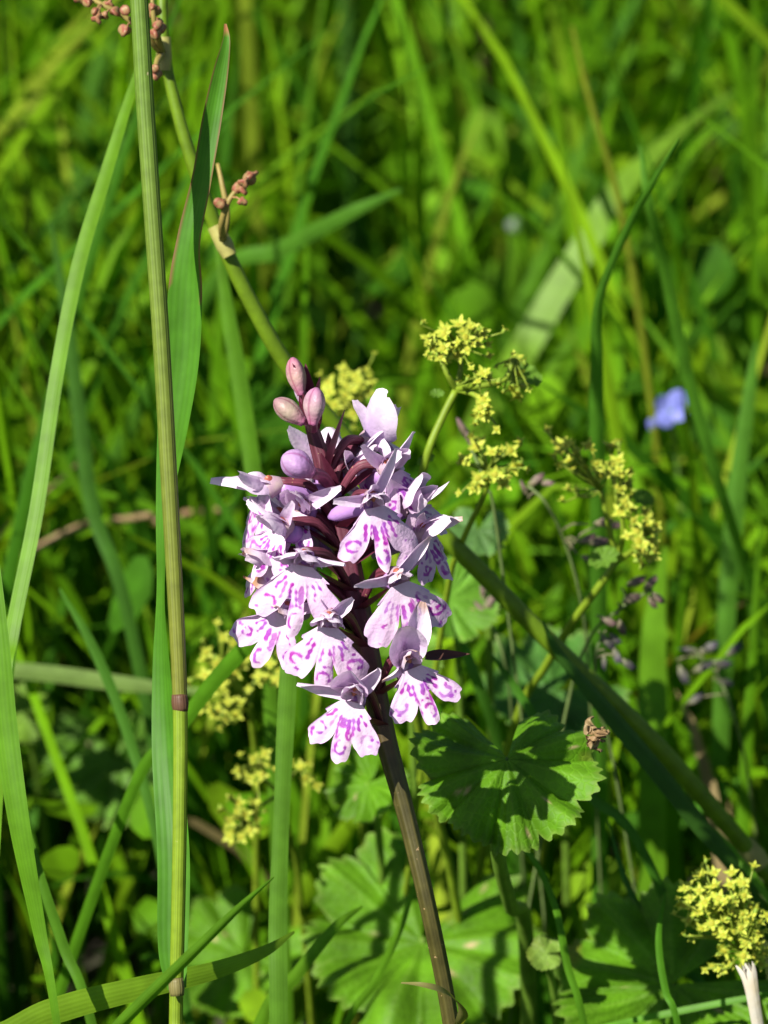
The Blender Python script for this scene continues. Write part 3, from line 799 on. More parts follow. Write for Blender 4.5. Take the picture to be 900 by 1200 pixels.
# ------------------------------------------------------------------ lady's mantle: leaves
def mantle_leaf(label, px, py, d, rpx, normal, spin, nl=9, cut=38, color=(0.085, 0.215, 0.006), pleat=0.13, cup=0.12, seed=0, petiole=None, pet_w=12, group="lady's mantle leaves"):
    """Round, lobed and toothed pleated leaf. normal = face direction, spin = direction of the stalk notch in degrees about it."""
    g = np.random.default_rng(500 + seed)
    c = P(px, py, d); Rr = rpx * S * d
    if d > 1.12: CLEAR.append((px, py, d, rpx * 0.6))
    n_ = nrm(normal); u = nrm(np.cross([0, 1, 0.01], n_)); v = np.cross(n_, u)
    a0 = R(spin); u, v = u * math.cos(a0) + v * math.sin(a0), v * math.cos(a0) - u * math.sin(a0)
    nth, nr = nl * 22 + 1, 13
    th = np.linspace(R(cut / 2), 2 * math.pi - R(cut / 2), nth)      # notch at th = 0
    k = (th - th[0]) / (th[-1] - th[0]) * nl
    lob = np.abs(np.cos(k * math.pi + math.pi / 2)) ** 0.5
    teeth = 0.085 * (1 - np.abs(((k * 5) % 1) - 0.5) * 2)
    out = (0.80 + 0.15 * lob + teeth) * (1 - 0.12 * np.exp(-((th - th[0]) / .35) ** 2) - 0.12 * np.exp(-((th[-1] - th) / .35) ** 2)) * (1 + 0.05 * np.sin(th * 2 + g.uniform(0, 6)))
    out = out + g.normal(0, .008, nth)
    rho = np.linspace(0.02, 1, nr)
    rr = out[:, None] * rho[None]
    x = rr * np.cos(th)[:, None]; y = rr * np.sin(th)[:, None]
    ridge = np.cos(k * 2 * math.pi)[:, None]
    z = pleat * ridge * rho[None] ** 1.2 * -0.5 + cup * rho[None] ** 2 + 0.06 * np.sin(2 * th + g.uniform(0, 6))[:, None] * rho[None] ** 2 + 0.045 * np.sin(5 * x + 3 * y + g.uniform(0, 6)) + 0.05 * np.sin(3 * y - 6 * x + g.uniform(0, 6)) * rho[None] + (g.normal(0, .10, nl + 1)[np.clip(k.astype(int), 0, nl)])[:, None] * rho[None] ** 2
    V = c + Rr * (x[..., None] * u + y[..., None] * v + z[..., None] * n_)
    kk = (k % 1)
    mid = np.exp(-((kk - 0.5) / 0.03) ** 2)[:, None] * (1 - 0.6 * rho[None])
    sv = (np.abs(((rho[None] * 6.5 - np.abs(kk - 0.5)[:, None] * 5) % 1) - 0.5) < 0.07) * 0.3
    vk = np.clip(mid + sv, 0, 1)[..., None]
    cc = np.array(color) * (1 - 0.5 * vk) + np.array([0.15, 0.27, 0.03]) * 0.5 * vk
    ek = (np.clip((rho - 0.93) / 0.07, 0, 1)[None, :] * np.ones((nth, 1)))[..., None] * 0.5
    cc = cc * (1 - ek) + np.array([0.18, 0.26, 0.05]) * ek
    for q in range(5):                                            # small dry flecks
        i = g.integers(nth); jx = g.uniform(.35, .95)
        dd = np.hypot(x - out[i] * jx * math.cos(th[i]), y - out[i] * jx * math.sin(th[i]))
        kf = np.clip((0.035 - dd) / 0.02, 0, 1)[..., None]
        cc = cc * (1 - kf) + np.array([0.40, 0.30, 0.16]) * kf
    foot = c.copy()
    if petiole is None:
        pp = [c, c + np.array([0.002, 0.006, -0.02]), np.array([c[0] + 0.004, c[1] + 0.012, -0.006])]
    else:
        pp = [c] + [P(*q) for q in petiole]
        e = pp[-1].copy(); e[2] = -0.006; e[0] += (pp[-1][0] - pp[-2][0]) * 0.5
        pp.append(e)
    root = empty('mantle_leaf', pp[-1])
    tag(root, label, 'leaf', group)
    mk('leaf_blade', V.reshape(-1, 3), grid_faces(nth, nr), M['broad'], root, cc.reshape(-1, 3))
    q = spline(pp, 24)
    V, F, UV = tube(q, np.linspace(0.7, 1.0, 24) * pet_w / 2 * S, n=10)
    mk('leaf_stalk', V, F, M['stemgreen'], root, np.tile([0.13, 0.24, 0.025], (len(V), 1)), UV)
    return root

mantle_leaf('scalloped pleated leaf right of the orchid stem, with a dark shadow across it', 594, 892, 1.018, 110, (0.02, -0.50, 0.85), 97, seed=1, petiole=[(582, 985, 1.03), (598, 1060, 1.05), (618, 1125, 1.08)], pet_w=22, pleat=0.16, cup=-0.16)
mantle_leaf('broad toothed leaf low behind the foot of the orchid stem', 495, 1100, 1.10, 148, (-0.05, -0.42, 0.9), 70, seed=2, pleat=0.15, cup=0.05)
mantle_leaf('large ribbed leaf under the yellow flower head in the bottom corner', 790, 1155, 1.066, 138, (-0.12, -0.55, 0.8), 15, seed=3, pleat=0.18)
mantle_leaf('dark shaded leaf just above the scalloped one, behind a slanting stem', 650, 812, 1.13, 95, (0.1, -0.3, 0.95), 30, seed=4, color=(0.05, 0.15, 0.02))  # shade put into the colour: darker green than the other leaves
mantle_leaf('blurred round lobed leaf half in shade left of the jointed stalk', 135, 892, 1.19, 92, (0.1, -0.5, 0.85), 100, seed=5, color=(0.09, 0.21, 0.02))
mantle_leaf('blurred broad leaf behind the lower end of the jointed stalk', 285, 1120, 1.15, 92, (0.0, -0.4, 0.9), 60, seed=6)
mantle_leaf('small folded leaf just left of the dark orchid stem', 432, 918, 1.09, 52, (-0.5, -0.5, 0.7), 20, seed=7, pleat=0.22)
mantle_leaf('bright leaf showing between the right-hand orchid flowers and the slanting stem', 525, 705, 1.10, 62, (0.1, -0.6, 0.8), 120, seed=8, color=(0.10, 0.24, 0.02))
mantle_leaf('bright leaf glimpsed behind the orchid stem below its flowers', 470, 770, 1.08, 48, (0.0, -0.7, 0.7), 200, seed=9, color=(0.12, 0.26, 0.02))
mantle_leaf('round yellowish leaf at the photo edge beside the wide blade', 28, 838, 1.17, 38, (0.1, -0.6, 0.8), 0, nl=7, seed=10, color=(0.13, 0.25, 0.02))
mantle_leaf('small pale leaf on the ground beside the large ribbed one', 640, 1118, 1.055, 24, (0, -0.5, 0.85), 0, nl=5, seed=11, color=(0.17, 0.28, 0.04))
mantle_leaf('grey-green leaf below the small star flower cluster beside the orchid', 560, 622, 1.10, 40, (-0.1, -0.4, 0.9), 80, nl=7, seed=12, color=(0.09, 0.2, 0.05))
mantle_leaf('blurred leaf near the top edge among far grass blades', 540, 30, 1.45, 42, (0.0, -0.6, 0.8), 0, nl=5, seed=13, color=(0.09, 0.23, 0.02))

# ------------------------------------------------------------------ lady's mantle: flower heads
def star_flower_mesh():
    V, F, cc = [], [], []
    def petal(a, L, W, lift, c):
        o = len(V)
        d = np.array([math.cos(a), math.sin(a), 0]); s = np.array([-math.sin(a), math.cos(a), 0])
        for t, w in ((0.18, .45), (0.5, 1.0), (0.8, .62), (1.0, .06)):
            for k in (-1, 0, 1):
                V.append((d * L * t + s * W * w * k / 2 + np.array([0, 0, lift * t * t * L + 0.10 * W * abs(k)])) * 0.001)
                cc.append(c if t < 0.9 else np.array(c) * .9)
        F.extend([tuple(o + i for i in f) for f in grid_faces(4, 3)])
    for i in range(4):
        petal(i * math.pi / 2, 1.7, 0.85, 0.35, (0.42, 0.47, 0.055))
        petal(i * math.pi / 2 + math.pi / 4, 1.25, 0.42, 0.1, (0.29, 0.39, 0.035))
    # nectar disc and flower cup
    o = len(V)
    for r, z in ((0.05, .22), (0.35, .30), (0.62, .12), (0.72, -.25), (0.55, -.9), (0.25, -1.5)):
        for k in range(10):
            a = k / 10 * 2 * math.pi
            V.append(np.array([r * math.cos(a), r * math.sin(a), z]) * 0.001)
            cc.append((0.36, 0.36, 0.03) if z > 0 else (0.22, 0.32, 0.035))
    F.extend(grid_faces(6, 10, wrap=True, off=o))
    return mesh_data('star_flower', np.array(V), F, M['mantle'], np.array(cc))
STAR = star_flower_mesh()

def place_star(parent, p, axis, scale, g):
    o = bpy.data.objects.new('flower', STAR); col.objects.link(o)
    o.parent = parent
    o.location = np.asarray(p) - wloc(parent)
    q = Vector(nrm(axis)).to_track_quat('Z', 'Y') @ Matrix.Rotation(g.uniform(0, 6.28), 3, 'Z').to_quaternion()
    o.rotation_mode = 'QUATERNION'; o.rotation_quaternion = q
    o.scale = (scale,) * 3
    return o

def mantle_head(label, stem, branches, seed, stem_w=11, fs=1.0, bracts=(), fan=0.0):
    """stem: pixel path from low to high; branches: list of (path, flowers[(px,py,dd)])."""
    g = np.random.default_rng(900 + seed)
    W = np.array([P(*p) for p in stem])
    Wg = to_ground(W)
    root = empty('mantle_flower_stalk', Wg[0])
    tag(root, label, 'wildflower', "lady's mantle flower heads")
    q = spline(Wg, 30)
    V, F, UV = tube(q, np.linspace(1.15, 0.85, 30) * stem_w / 2 * S, n=10)
    mk('stem', V, F, M['stemgreen'], root, np.tile([0.18, 0.27, 0.015], (len(V), 1)), UV)
    for path, fl in branches:
        if len(path) > 1:
            q = spline([P(*p) for p in path], 14)
            V, F, UV = tube(q, np.linspace(.8, .5, 14) * stem_w / 2 * S, n=8)
            mk('branch', V, F, M['stemgreen'], root, np.tile([0.20, 0.29, 0.02], (len(V), 1)), UV)
        end = P(*path[-1])
        for (fx, fy, fd) in fl:
            p = P(fx, fy, fd)
            ax = nrm(nrm(p - end + 1e-6) * 0.7 + np.array([0, -0.55, 0.7]) + g.normal(0, .35, 3))
            s = fs * g.uniform(.8, 1.15)
            s *= 0.8
            place_star(root, p, ax, s, g)
            for _ in range(2):                       # smaller neighbours and closed buds in the froth
                p2 = p + g.normal(0, .0014, 3); ax2 = nrm(ax + g.normal(0, .6, 3)); s2 = s * g.uniform(.45, .8)
                place_star(root, p2, ax2, s2, g)
                V, F, UV = tube(spline([end, (end + p2) / 2, p2 - ax2 * .0012 * s2], 5), 0.00015, n=5)
                mk('pedicel', V, F, M['stemgreen'], root, np.tile([0.22, 0.30, 0.03], (len(V), 1)), UV)
            a = p - ax * 0.0014 * s
            q = spline([end, (end + a) / 2 - ax * 0.0006, a], 6)
            V, F, UV = tube(q, 0.00022, n=6)
            mk('pedicel', V, F, M['stemgreen'], root, np.tile([0.22, 0.30, 0.03], (len(V), 1)), UV)
    for (bx, by, bd, br, nrmv) in bracts:
        c = P(bx, by, bd); r = br * S * bd
        n_ = nrm(nrmv); u = nrm(np.cross([0, 1, .2], n_)); v = np.cross(n_, u)
        nth = 45; th = np.linspace(0, 2 * math.pi, nth, endpoint=False)
        out = 0.8 + 0.2 * np.abs(np.cos(th * 4.5)) ** .6
        rows = []
        for rho in (0.02, .35, .7, 1):
            z = 0.25 * rho ** 2 - 0.1 * np.cos(th * 9) * rho
            rows.append(c + r * rho * (out * np.cos(th))[:, None] * u + r * rho * 0.75 * (out * np.sin(th))[:, None] * v + (r * z)[:, None] * n_)
        mk('bract_leaf', np.vstack(rows), grid_faces(4, nth, wrap=True), M['broad'], root, np.tile([0.10, 0.20, 0.02], (4 * nth, 1)))
    return root

def cloud(cx, cy, rx, ry, n, d, seed, dd=0.006, mind=13):
    g = np.random.default_rng(seed); out = []
    tries = 0
    while len(out) < n and tries < 4000:
        tries += 1
        a, b = g.uniform(-1, 1, 2)
        if a * a + b * b > 1: continue
        p = (cx + a * rx, cy + b * ry)
        if any(math.hypot(p[0] - o[0], p[1] - o[1]) < mind for o in out): continue
        out.append((p[0], p[1], d - dd * (1 - a * a - b * b) + g.normal(0, .001)))
    return out

mantle_head('yellow-green star flower head rising above the orchid on a branched stalk', [(535, 1060, 1.10), (500, 900, 1.075), (474, 730, 1.05), (486, 610, 1.045), (500, 535, 1.04), (518, 490, 1.04), (535, 456, 1.04)],
    [([(535, 456, 1.04), (540, 430, 1.04), (538, 408, 1.04)], cloud(535, 398, 34, 20, 9, 1.038, 1) + [(552, 384, 1.036), (520, 392, 1.035), (562, 394, 1.04)]),
     ([(535, 456, 1.04), (525, 440, 1.038), (515, 420, 1.038)], [(507, 408, 1.036), (516, 418, 1.035), (502, 400, 1.037)]),
     ([(535, 456, 1.04), (565, 452, 1.04), (592, 444, 1.041), (602, 418, 1.042)], [(604, 420, 1.043), (608, 438, 1.043), (600, 455, 1.042), (612, 452, 1.046), (606, 465, 1.043)]),
     ([(535, 456, 1.04), (552, 452, 1.036), (562, 443, 1.034)], [(566, 437, 1.033), (572, 442, 1.035), (558, 436, 1.035)]),
     ([(535, 456, 1.04), (555, 462, 1.037), (565, 472, 1.036)], [(563, 478, 1.034), (570, 484, 1.035), (566, 468, 1.035), (560, 488, 1.036)])], 1,
    bracts=[(613, 440, 1.05, 24, (0.5, -0.3, 0.8)), (512, 462, 1.042, 9, (0, -.4, .9)), (500, 540, 1.045, 12, (-.4, -.3, .8))])
mantle_head('small cluster of open star flowers close beside the top orchid flowers', [(520, 720, 1.07), (540, 640, 1.06), (565, 585, 1.055), (574, 560, 1.052)],
    [([(574, 560, 1.052), (572, 548, 1.05)], [(545, 540, 1.046), (560, 560, 1.045), (576, 530, 1.046), (598, 528, 1.047), (580, 556, 1.044), (602, 548, 1.048), (558, 524, 1.05), (562, 568, 1.047), (590, 565, 1.046)])], 2, fs=1.1, stem_w=8)
mantle_head('blurred yellow flower head right behind the orchid buds', [(420, 640, 1.12), (418, 560, 1.115), (412, 490, 1.11)],
    [([(412, 490, 1.11), (411, 475, 1.11)], cloud(411, 462, 32, 26, 16, 1.105, 3, mind=10))], 3, fs=1.05, stem_w=9)
mantle_head('drooping yellow flower head with two branches over a short bent stem, near purple grass heads', [(600, 860, 1.10), (640, 780, 1.085), (672, 728, 1.075), (700, 690, 1.07), (722, 658, 1.068)],
    [([(722, 658, 1.068), (714, 620, 1.066), (704, 575, 1.064)], [(665, 520, 1.06), (690, 522, 1.06), (698, 546, 1.057), (676, 530, 1.062), (704, 556, 1.06), (656, 524, 1.065), (667, 540, 1.06), (675, 574, 1.07)]),
     ([(722, 658, 1.068), (730, 630, 1.064), (729, 605, 1.062)], [(716, 522, 1.066), (724, 540, 1.062), (728, 556, 1.06), (724, 572, 1.058), (732, 588, 1.057), (727, 600, 1.056), (740, 596, 1.06), (736, 566, 1.063)]),
     ([(722, 658, 1.068), (742, 645, 1.064), (752, 632, 1.062)], [(746, 622, 1.058), (758, 616, 1.06), (764, 634, 1.06), (752, 644, 1.056), (768, 622, 1.062), (762, 652, 1.058), (757, 600, 1.064), (748, 634, 1.056)])], 4, fs=1.1,
    bracts=[(708, 655, 1.064, 20, (-.3, -.5, .8)), (752, 585, 1.075, 16, (0.3, -.4, .8))])
mantle_head('dense yellow dome of star flowers in the bottom corner over the pale dry stalk', [(905, 1260, 1.06), (890, 1180, 1.05), (868, 1120, 1.045)],
    [([(868, 1120, 1.045), (862, 1100, 1.042)], cloud(842, 1058, 44, 40, 22, 1.040, 5, mind=13, dd=.005)),
     ([(868, 1120, 1.045), (872, 1115, 1.042)], cloud(866, 1096, 30, 26, 9, 1.038, 6, mind=13)),
     ([(868, 1120, 1.045), (880, 1130, 1.042)], [(856, 1128, 1.04), (884, 1122, 1.038), (892, 1130, 1.04), (846, 1136, 1.042), (896, 1116, 1.043)])], 5, fs=1.0)
mantle_head('loose blurred yellow flowers below the spike, crossed by a slanting blade', [(300, 1000, 1.13), (300, 900, 1.12), (292, 820, 1.11)],
    [([(292, 820, 1.11), (275, 800, 1.108), (262, 785, 1.105)], cloud(256, 778, 26, 34, 9, 1.10, 7)),
     ([(292, 820, 1.11), (302, 790, 1.11), (312, 770, 1.108)], cloud(312, 770, 26, 38, 9, 1.10, 8)),
     ([(292, 820, 1.11), (278, 828, 1.11)], cloud(262, 830, 26, 16, 6, 1.10, 9))], 6, fs=1.0, stem_w=9)
mantle_head('lower blurred yellow flower cluster between the jointed stalk and the upright blade', [(350, 1030, 1.12), (340, 980, 1.11), (328, 930, 1.10)],
    [([(328, 930, 1.10), (312, 915, 1.098), (300, 895, 1.097)], cloud(296, 896, 22, 18, 5, 1.095, 10)),
     ([(328, 930, 1.10), (305, 945, 1.098), (285, 960, 1.095)], cloud(282, 962, 18, 30, 8, 1.093, 11)),
     ([(328, 930, 1.10), (345, 905, 1.1), (355, 900, 1.1)], [(358, 912, 1.098), (352, 898, 1.1)])], 7, fs=1.0, stem_w=8)

# ------------------------------------------------------------------ leaning sorrel stalk
def fruit_mesh():
    V, F, UV = ellipsoid(np.zeros(3), np.array([0, 0, 1.0]), 0.0009, 0.0010, n=12, m=8)
    a = np.arctan2(V[:, 1], V[:, 0])
    V[:, :2] *= (1 + 0.45 * np.cos(3 * a))[:, None]
    return mesh_data('sorrel_fruit', V, F, M['sorrel'])
FRUIT = fruit_mesh()

def sorrel():
    pts = [(1010, 1180, 1.135), (950, 1085, 1.09), (880, 1000, 1.08), (765, 868, 1.07), (640, 748, 1.065), (545, 652, 1.06), (440, 552, 1.055), (345, 440, 1.047), (298, 362, 1.043), (258, 278, 1.04), (222, 180, 1.037), (196, 80, 1.036), (190, 0, 1.036), (192, -120, 1.04)]
    wid = [21, 21, 21, 21, 21, 21, 20, 19, 18, 17, 15, 13, 12, 10]
    W = np.array([P(*p) for p in pts]); g = W[0].copy(); g[2] = -0.006; g[0] += 0.02
    sm = spline(np.column_stack([np.vstack([g, W]), np.concatenate([[31], wid])]), 110)
    root = empty('sorrel_stalk', g)
    tag(root, 'long leaning sorrel stalk with joints and small reddish fruits, passing behind the orchid', 'sorrel')
    V, F, UV = tube(sm[:, :3], sm[:, 3] / 2 * S * 1.05, n=16, ridges=8, ridge=0.03)
    mk('stem', V, F, M['stemgreen'], root, np.tile([0.12, 0.21, 0.008], (len(V), 1)), UV)
    for (x, y, d, w, ax) in [(192, 64, 1.035, 11, (0, 1)), (261, 283, 1.039, 12.5, (-.45, .9)), (882, 1003, 1.080, 18, (-.65, .75))]:
        c = P(x, y, d); a = nrm(RIGHT * ax[0] + UP * ax[1])
        V, F, UV = tube([c + a * s * 0.001 for s in (-2.4, -1.4, -.5, .5, 1.6, 2.6)], np.array([.85, .95, 1.05, .98, .95, .92]) * w * S * .85, n=16, caps=False)
        mk('joint', V, F, M['stemgreen'], root, np.tile([0.32, 0.30, 0.09], (len(V), 1)), UV)
    gg = np.random.default_rng(33)
    def twig(path, fruits):
        q = spline([P(*p) for p in path], 14)
        V, F, UV = tube(q, np.linspace(.0006, .0003, 14), n=8)
        mk('twig', V, F, M['stemgreen'], root, np.tile([0.28, 0.22, 0.06], (len(V), 1)), UV)
        for (x, y, d) in fruits:
            o = bpy.data.objects.new('fruit', FRUIT); col.objects.link(o); o.parent = root
            p = P(x, y, d)
            o.location = p - wloc(root); o.rotation_euler = gg.uniform(-1, 1, 3); o.scale = gg.uniform(.6, 1.0) * np.array([1, 1, gg.uniform(.8, 1.3)])
            dist = np.linalg.norm(q - p, axis=1); s = q[int(np.argmin(dist))]
            V, F, UV = tube(spline([s, (s + p) / 2 + np.array([0, 0, .0004]), p], 5), 0.00016, n=6)
            mk('fruit_stalk', V, F, M['stemgreen'], root, np.tile([0.34, 0.2, 0.08], (len(V), 1)), UV)
    twig([(190, 62, 1.034), (178, 50, 1.03), (150, 22, 1.028), (110, 0, 1.028), (70, -25, 1.03)], [(103, 3, 1.027), (112, 14, 1.026), (122, 18, 1.026), (114, 22, 1.025), (135, 14, 1.027), (147, 12, 1.026), (128, 4, 1.028), (146, 36, 1.026), (95, -2, 1.028)])
    twig([(190, 62, 1.034), (184, 40, 1.028), (180, 20, 1.026), (178, -10, 1.026)], [(179, 8, 1.024), (184, 30, 1.025), (188, 33, 1.026), (180, 13, 1.027), (182, 40, 1.025), (186, 26, 1.03)])
    twig([(190, 62, 1.034), (184, 72, 1.03), (182, 82, 1.028)], [(182, 80, 1.026), (183, 88, 1.027)])
    twig([(261, 280, 1.037), (260, 262, 1.032), (266, 240, 1.03), (276, 224, 1.03), (288, 212, 1.03)], [(292, 209, 1.029), (286, 214, 1.027), (284, 222, 1.028), (278, 221, 1.03), (257, 238, 1.029), (284, 236, 1.028), (262, 240, 1.03), (296, 206, 1.031)])
    twig([(261, 280, 1.037), (266, 250, 1.036), (260, 215, 1.036), (255, 192, 1.037)], [])
sorrel()

# ------------------------------------------------------------------ single blades
Y_GREEN = (0.13, 0.27, 0.010); D_GREEN = (0.05, 0.145, 0.014); B_GREEN = (0.055, 0.18, 0.03)
blade('long arching folded blade sweeping up behind the jointed stalk from the left', [(0, 860, 1.02), (14, 740, 1.022), (42, 600, 1.025), (66, 440, 1.03), (92, 310, 1.035), (125, 200, 1.04), (158, 95, 1.045), (185, 20, 1.05)], [17, 18, 18, 17, 17, 15, 10, 4], (0.115, 0.26, 0.008), roll=-0.25, twist=0.5, fold=0.25)
blade('wide sharp blade leaning out over the left edge', [(68, 1215, 0.99), (45, 1090, 0.988), (22, 970, 0.985), (5, 850, 0.985), (-4, 740, 0.985), (-20, 600, 0.987), (-50, 480, 0.99)], [10, 18, 27, 30, 26, 18, 4], (0.095, 0.233, 0.010), roll=-0.35, twist=0.3, fold=0.35)
blade('narrow blade rising beside the wide one at the left edge', [(110, 1210, 1.03), (75, 1110, 1.03), (45, 1020, 1.03), (20, 930, 1.035), (8, 830, 1.04), (22, 700, 1.045), (28, 640, 1.05)], [12, 13, 12, 12, 12, 12, 3], (0.078, 0.201, 0.011), roll=0.3)
blade('thin sharp blade slanting up across the foot of the jointed stalk', [(20, 1320, .98), (75, 1266, .974), (120, 1222, 0.97), (165, 1178, 0.968), (222, 1122, 0.968), (280, 1065, 0.97), (321, 1028, 0.973)], [16, 16, 16, 17, 15, 10, 2], (0.101, 0.244, 0.011), roll=0.5, fold=0.5)
blade('pale wide blade arching almost flat along the bottom left', [(20, 1205, 0.998), (80, 1180, 0.998), (170, 1157, 1.0), (250, 1138, 1.005), (310, 1115, 1.01), (345, 1092, 1.015)], [30, 32, 28, 22, 14, 3], (0.157, 0.286, 0.014), roll=0.2, fold=0.2)
blade('upright pale blade just below the left orchid flowers', [(327, 1215, 1.03), (326, 1080, 1.03), (330, 960, 1.03), (335, 850, 1.03), (340, 760, 1.03), (343, 690, 1.032)], [22, 22, 19, 21, 20, 6], (0.095, 0.223, 0.017), roll=0.15, fold=0.3)
blade('slanting bright blade crossing the loose yellow flowers', [(150, 940, 1.06), (200, 868, 1.055), (250, 800, 1.05), (310, 735, 1.045), (345, 690, 1.045)], [14, 16, 19, 19, 6], (0.090, 0.244, 0.010), roll=0.2)
blade('bent slender blade with a raised tip right of the spike', [(702, 620, 1.10), (700, 500, 1.09), (700, 420, 1.085), (703, 350, 1.08), (735, 270, 1.075), (768, 210, 1.07), (796, 162, 1.07)], [20, 19, 16, 11, 11, 9, 2], (0.075, 0.215, 0.015), roll=0.35, twist=0.5, fold=0.4)
blade('blue-green blade hanging beside the bent slender one', [(880, 700, 1.16), (840, 560, 1.14), (806, 440, 1.13), (780, 320, 1.12), (760, 235, 1.11), (750, 170, 1.11)], [12, 14, 15, 14, 11, 3], (0.08, 0.22, 0.015), roll=0.2)
blade('broad pale blurred blade leaning right in the upper meadow', [(560, 500, 1.26), (610, 415, 1.25), (650, 345, 1.25), (690, 280, 1.25), (725, 222, 1.25), (800, 150, 1.26), (870, 100, 1.28)], [34, 36, 35, 32, 28, 14, 4], (0.15, 0.29, 0.02), roll=-0.3, fold=0.15)
blade('yellowish thin stem curving down through the upper right meadow', [(775, 560, 1.20), (762, 440, 1.2), (745, 320, 1.2), (722, 210, 1.2), (692, 110, 1.2), (672, 30, 1.21)], [13, 14, 14, 13, 11, 7], (0.190, 0.233, 0.014), roll=0.8, fold=0.7)
blade('tall blurred upright blade at the top behind the twisted leaf', [(425, 420, 1.38), (418, 300, 1.38), (412, 160, 1.38), (408, 30, 1.38), (404, -60, 1.38)], [20, 22, 22, 20, 14], D_GREEN, roll=0.3)
blade('blurred blade leaning right above the yellow star flowers', [(590, 420, 1.30), (630, 320, 1.3), (665, 230, 1.3), (700, 140, 1.3), (745, 50, 1.3)], [20, 20, 18, 16, 5], (0.090, 0.233, 0.011), roll=0.2)
blade('second blurred blade leaning right, nearer the centre of the meadow', [(590, 380, 1.34), (604, 280, 1.34), (620, 180, 1.34), (632, 100, 1.34), (640, 40, 1.34)], [24, 24, 22, 15, 5], (0.112, 0.265, 0.011), roll=0.3)
blade('long blurred blade crossing low behind the twisted leaf toward the spike', [(240, 345, 1.20), (330, 292, 1.19), (410, 250, 1.18), (470, 222, 1.18)], [18, 20, 16, 4], (0.078, 0.212, 0.017), roll=0.2)
blade('faint pale blade standing close behind the left orchid flowers', [(310, 700, 1.10), (300, 580, 1.10), (285, 470, 1.10), (268, 370, 1.10), (252, 270, 1.10)], [18, 20, 20, 17, 5], (0.090, 0.223, 0.011), roll=0.2)
blade('dark green blade standing left of the jointed stalk', [(150, 720, 1.15), (110, 600, 1.15), (95, 500, 1.15), (80, 380, 1.15), (60, 260, 1.15)], [16, 18, 18, 14, 4], D_GREEN, roll=0.3)
blade('thin blade curving across the lower left leaves', [(190, 1010, 1.09), (150, 860, 1.09), (110, 760, 1.09), (70, 690, 1.09)], [12, 13, 12, 3], (0.067, 0.191, 0.017), roll=0.3)
blade('horizontal pale blade lying left of the jointed stalk', [(-30, 782, 1.14), (60, 790, 1.14), (150, 802, 1.14), (250, 812, 1.14)], [18, 20, 18, 5], (0.16, 0.25, 0.06), roll=0.1, ground=False)
blade('thin blade lying across the bottom right corner leaf', [(930, 1160, 1.05), (840, 1176, 1.052), (760, 1192, 1.055), (690, 1206, 1.06)], [7, 8, 8, 3], (0.090, 0.254, 0.011), roll=0.3, ground=False)
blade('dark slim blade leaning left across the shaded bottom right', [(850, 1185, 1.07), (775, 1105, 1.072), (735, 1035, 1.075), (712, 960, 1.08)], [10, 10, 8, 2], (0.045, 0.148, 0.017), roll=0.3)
blade('blade standing between the blue flower and the right edge', [(850, 760, 1.16), (858, 640, 1.16), (868, 540, 1.16), (880, 450, 1.16), (886, 400, 1.16)], [22, 24, 20, 14, 3], (0.078, 0.212, 0.017), roll=0.2)
blade('broad bright blurred blade left of the purple-black grass heads', [(765, 900, 1.15), (765, 800, 1.15), (768, 720, 1.15), (780, 640, 1.16)], [34, 34, 26, 6], (0.123, 0.286, 0.011), roll=0.2, fold=0.15)
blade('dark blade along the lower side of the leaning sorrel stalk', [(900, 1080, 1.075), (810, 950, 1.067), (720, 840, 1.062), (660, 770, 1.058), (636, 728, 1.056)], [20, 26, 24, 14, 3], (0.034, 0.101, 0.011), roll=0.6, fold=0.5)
blade('narrow bright blade tucked under the sorrel joint at lower right', [(905, 1060, 1.07), (865, 1005, 1.072), (838, 970, 1.075)], [9, 9, 2], (0.112, 0.297, 0.011), roll=0.3)
blade('short blade rising left of the big scalloped leaf', [(590, 900, 1.12), (560, 800, 1.11), (535, 740, 1.11), (510, 690, 1.11)], [13, 14, 12, 3], (0.067, 0.191, 0.017), roll=0.3)
blade('arched blade near the lower middle between yellow cluster and broad leaf', [(300, 1215, 1.05), (350, 1140, 1.05), (395, 1085, 1.052), (425, 1062, 1.055)], [18, 16, 12, 3], (0.112, 0.265, 0.011), roll=0.3)
blade('blurred blade leaning left at the top left corner', [(60, 330, 1.35), (90, 210, 1.35), (110, 100, 1.35), (140, 0, 1.35)], [18, 18, 18, 14], (0.078, 0.212, 0.017), roll=0.3)
blade('blurred upright blade near the right edge below the top corner', [(842, 480, 1.28), (848, 400, 1.28), (850, 320, 1.28), (852, 270, 1.28)], [20, 20, 18, 6], (0.134, 0.265, 0.011), roll=0.2)

blade('slim lit blade crossing in front of the broad toothed leaf', [(395, 1230, 1.055), (440, 1150, 1.055), (470, 1085, 1.058), (490, 1020, 1.06)], [9, 10, 9, 2], (0.10, 0.25, 0.008), roll=0.3)
blade('arched blade over the gap between the two big toothed leaves', [(690, 1230, 1.04), (665, 1130, 1.04), (650, 1060, 1.042), (620, 1000, 1.045), (575, 972, 1.05)], [9, 10, 9, 7, 2], (0.08, 0.22, 0.008), roll=0.4)
blade('short blade in front of the ribbed leaf beside the yellow dome', [(800, 1230, 1.035), (780, 1160, 1.035), (772, 1100, 1.037), (780, 1045, 1.04)], [8, 9, 8, 2], (0.07, 0.21, 0.01), roll=0.3)
blade('long shaded blade slanting left behind the scalloped leaf', [(760, 1010, 1.07), (690, 930, 1.068), (640, 860, 1.066), (600, 800, 1.066), (575, 765, 1.066)], [12, 13, 12, 9, 2], (0.05, 0.16, 0.01), roll=0.3)  # darker green stands in for the shade on this blade

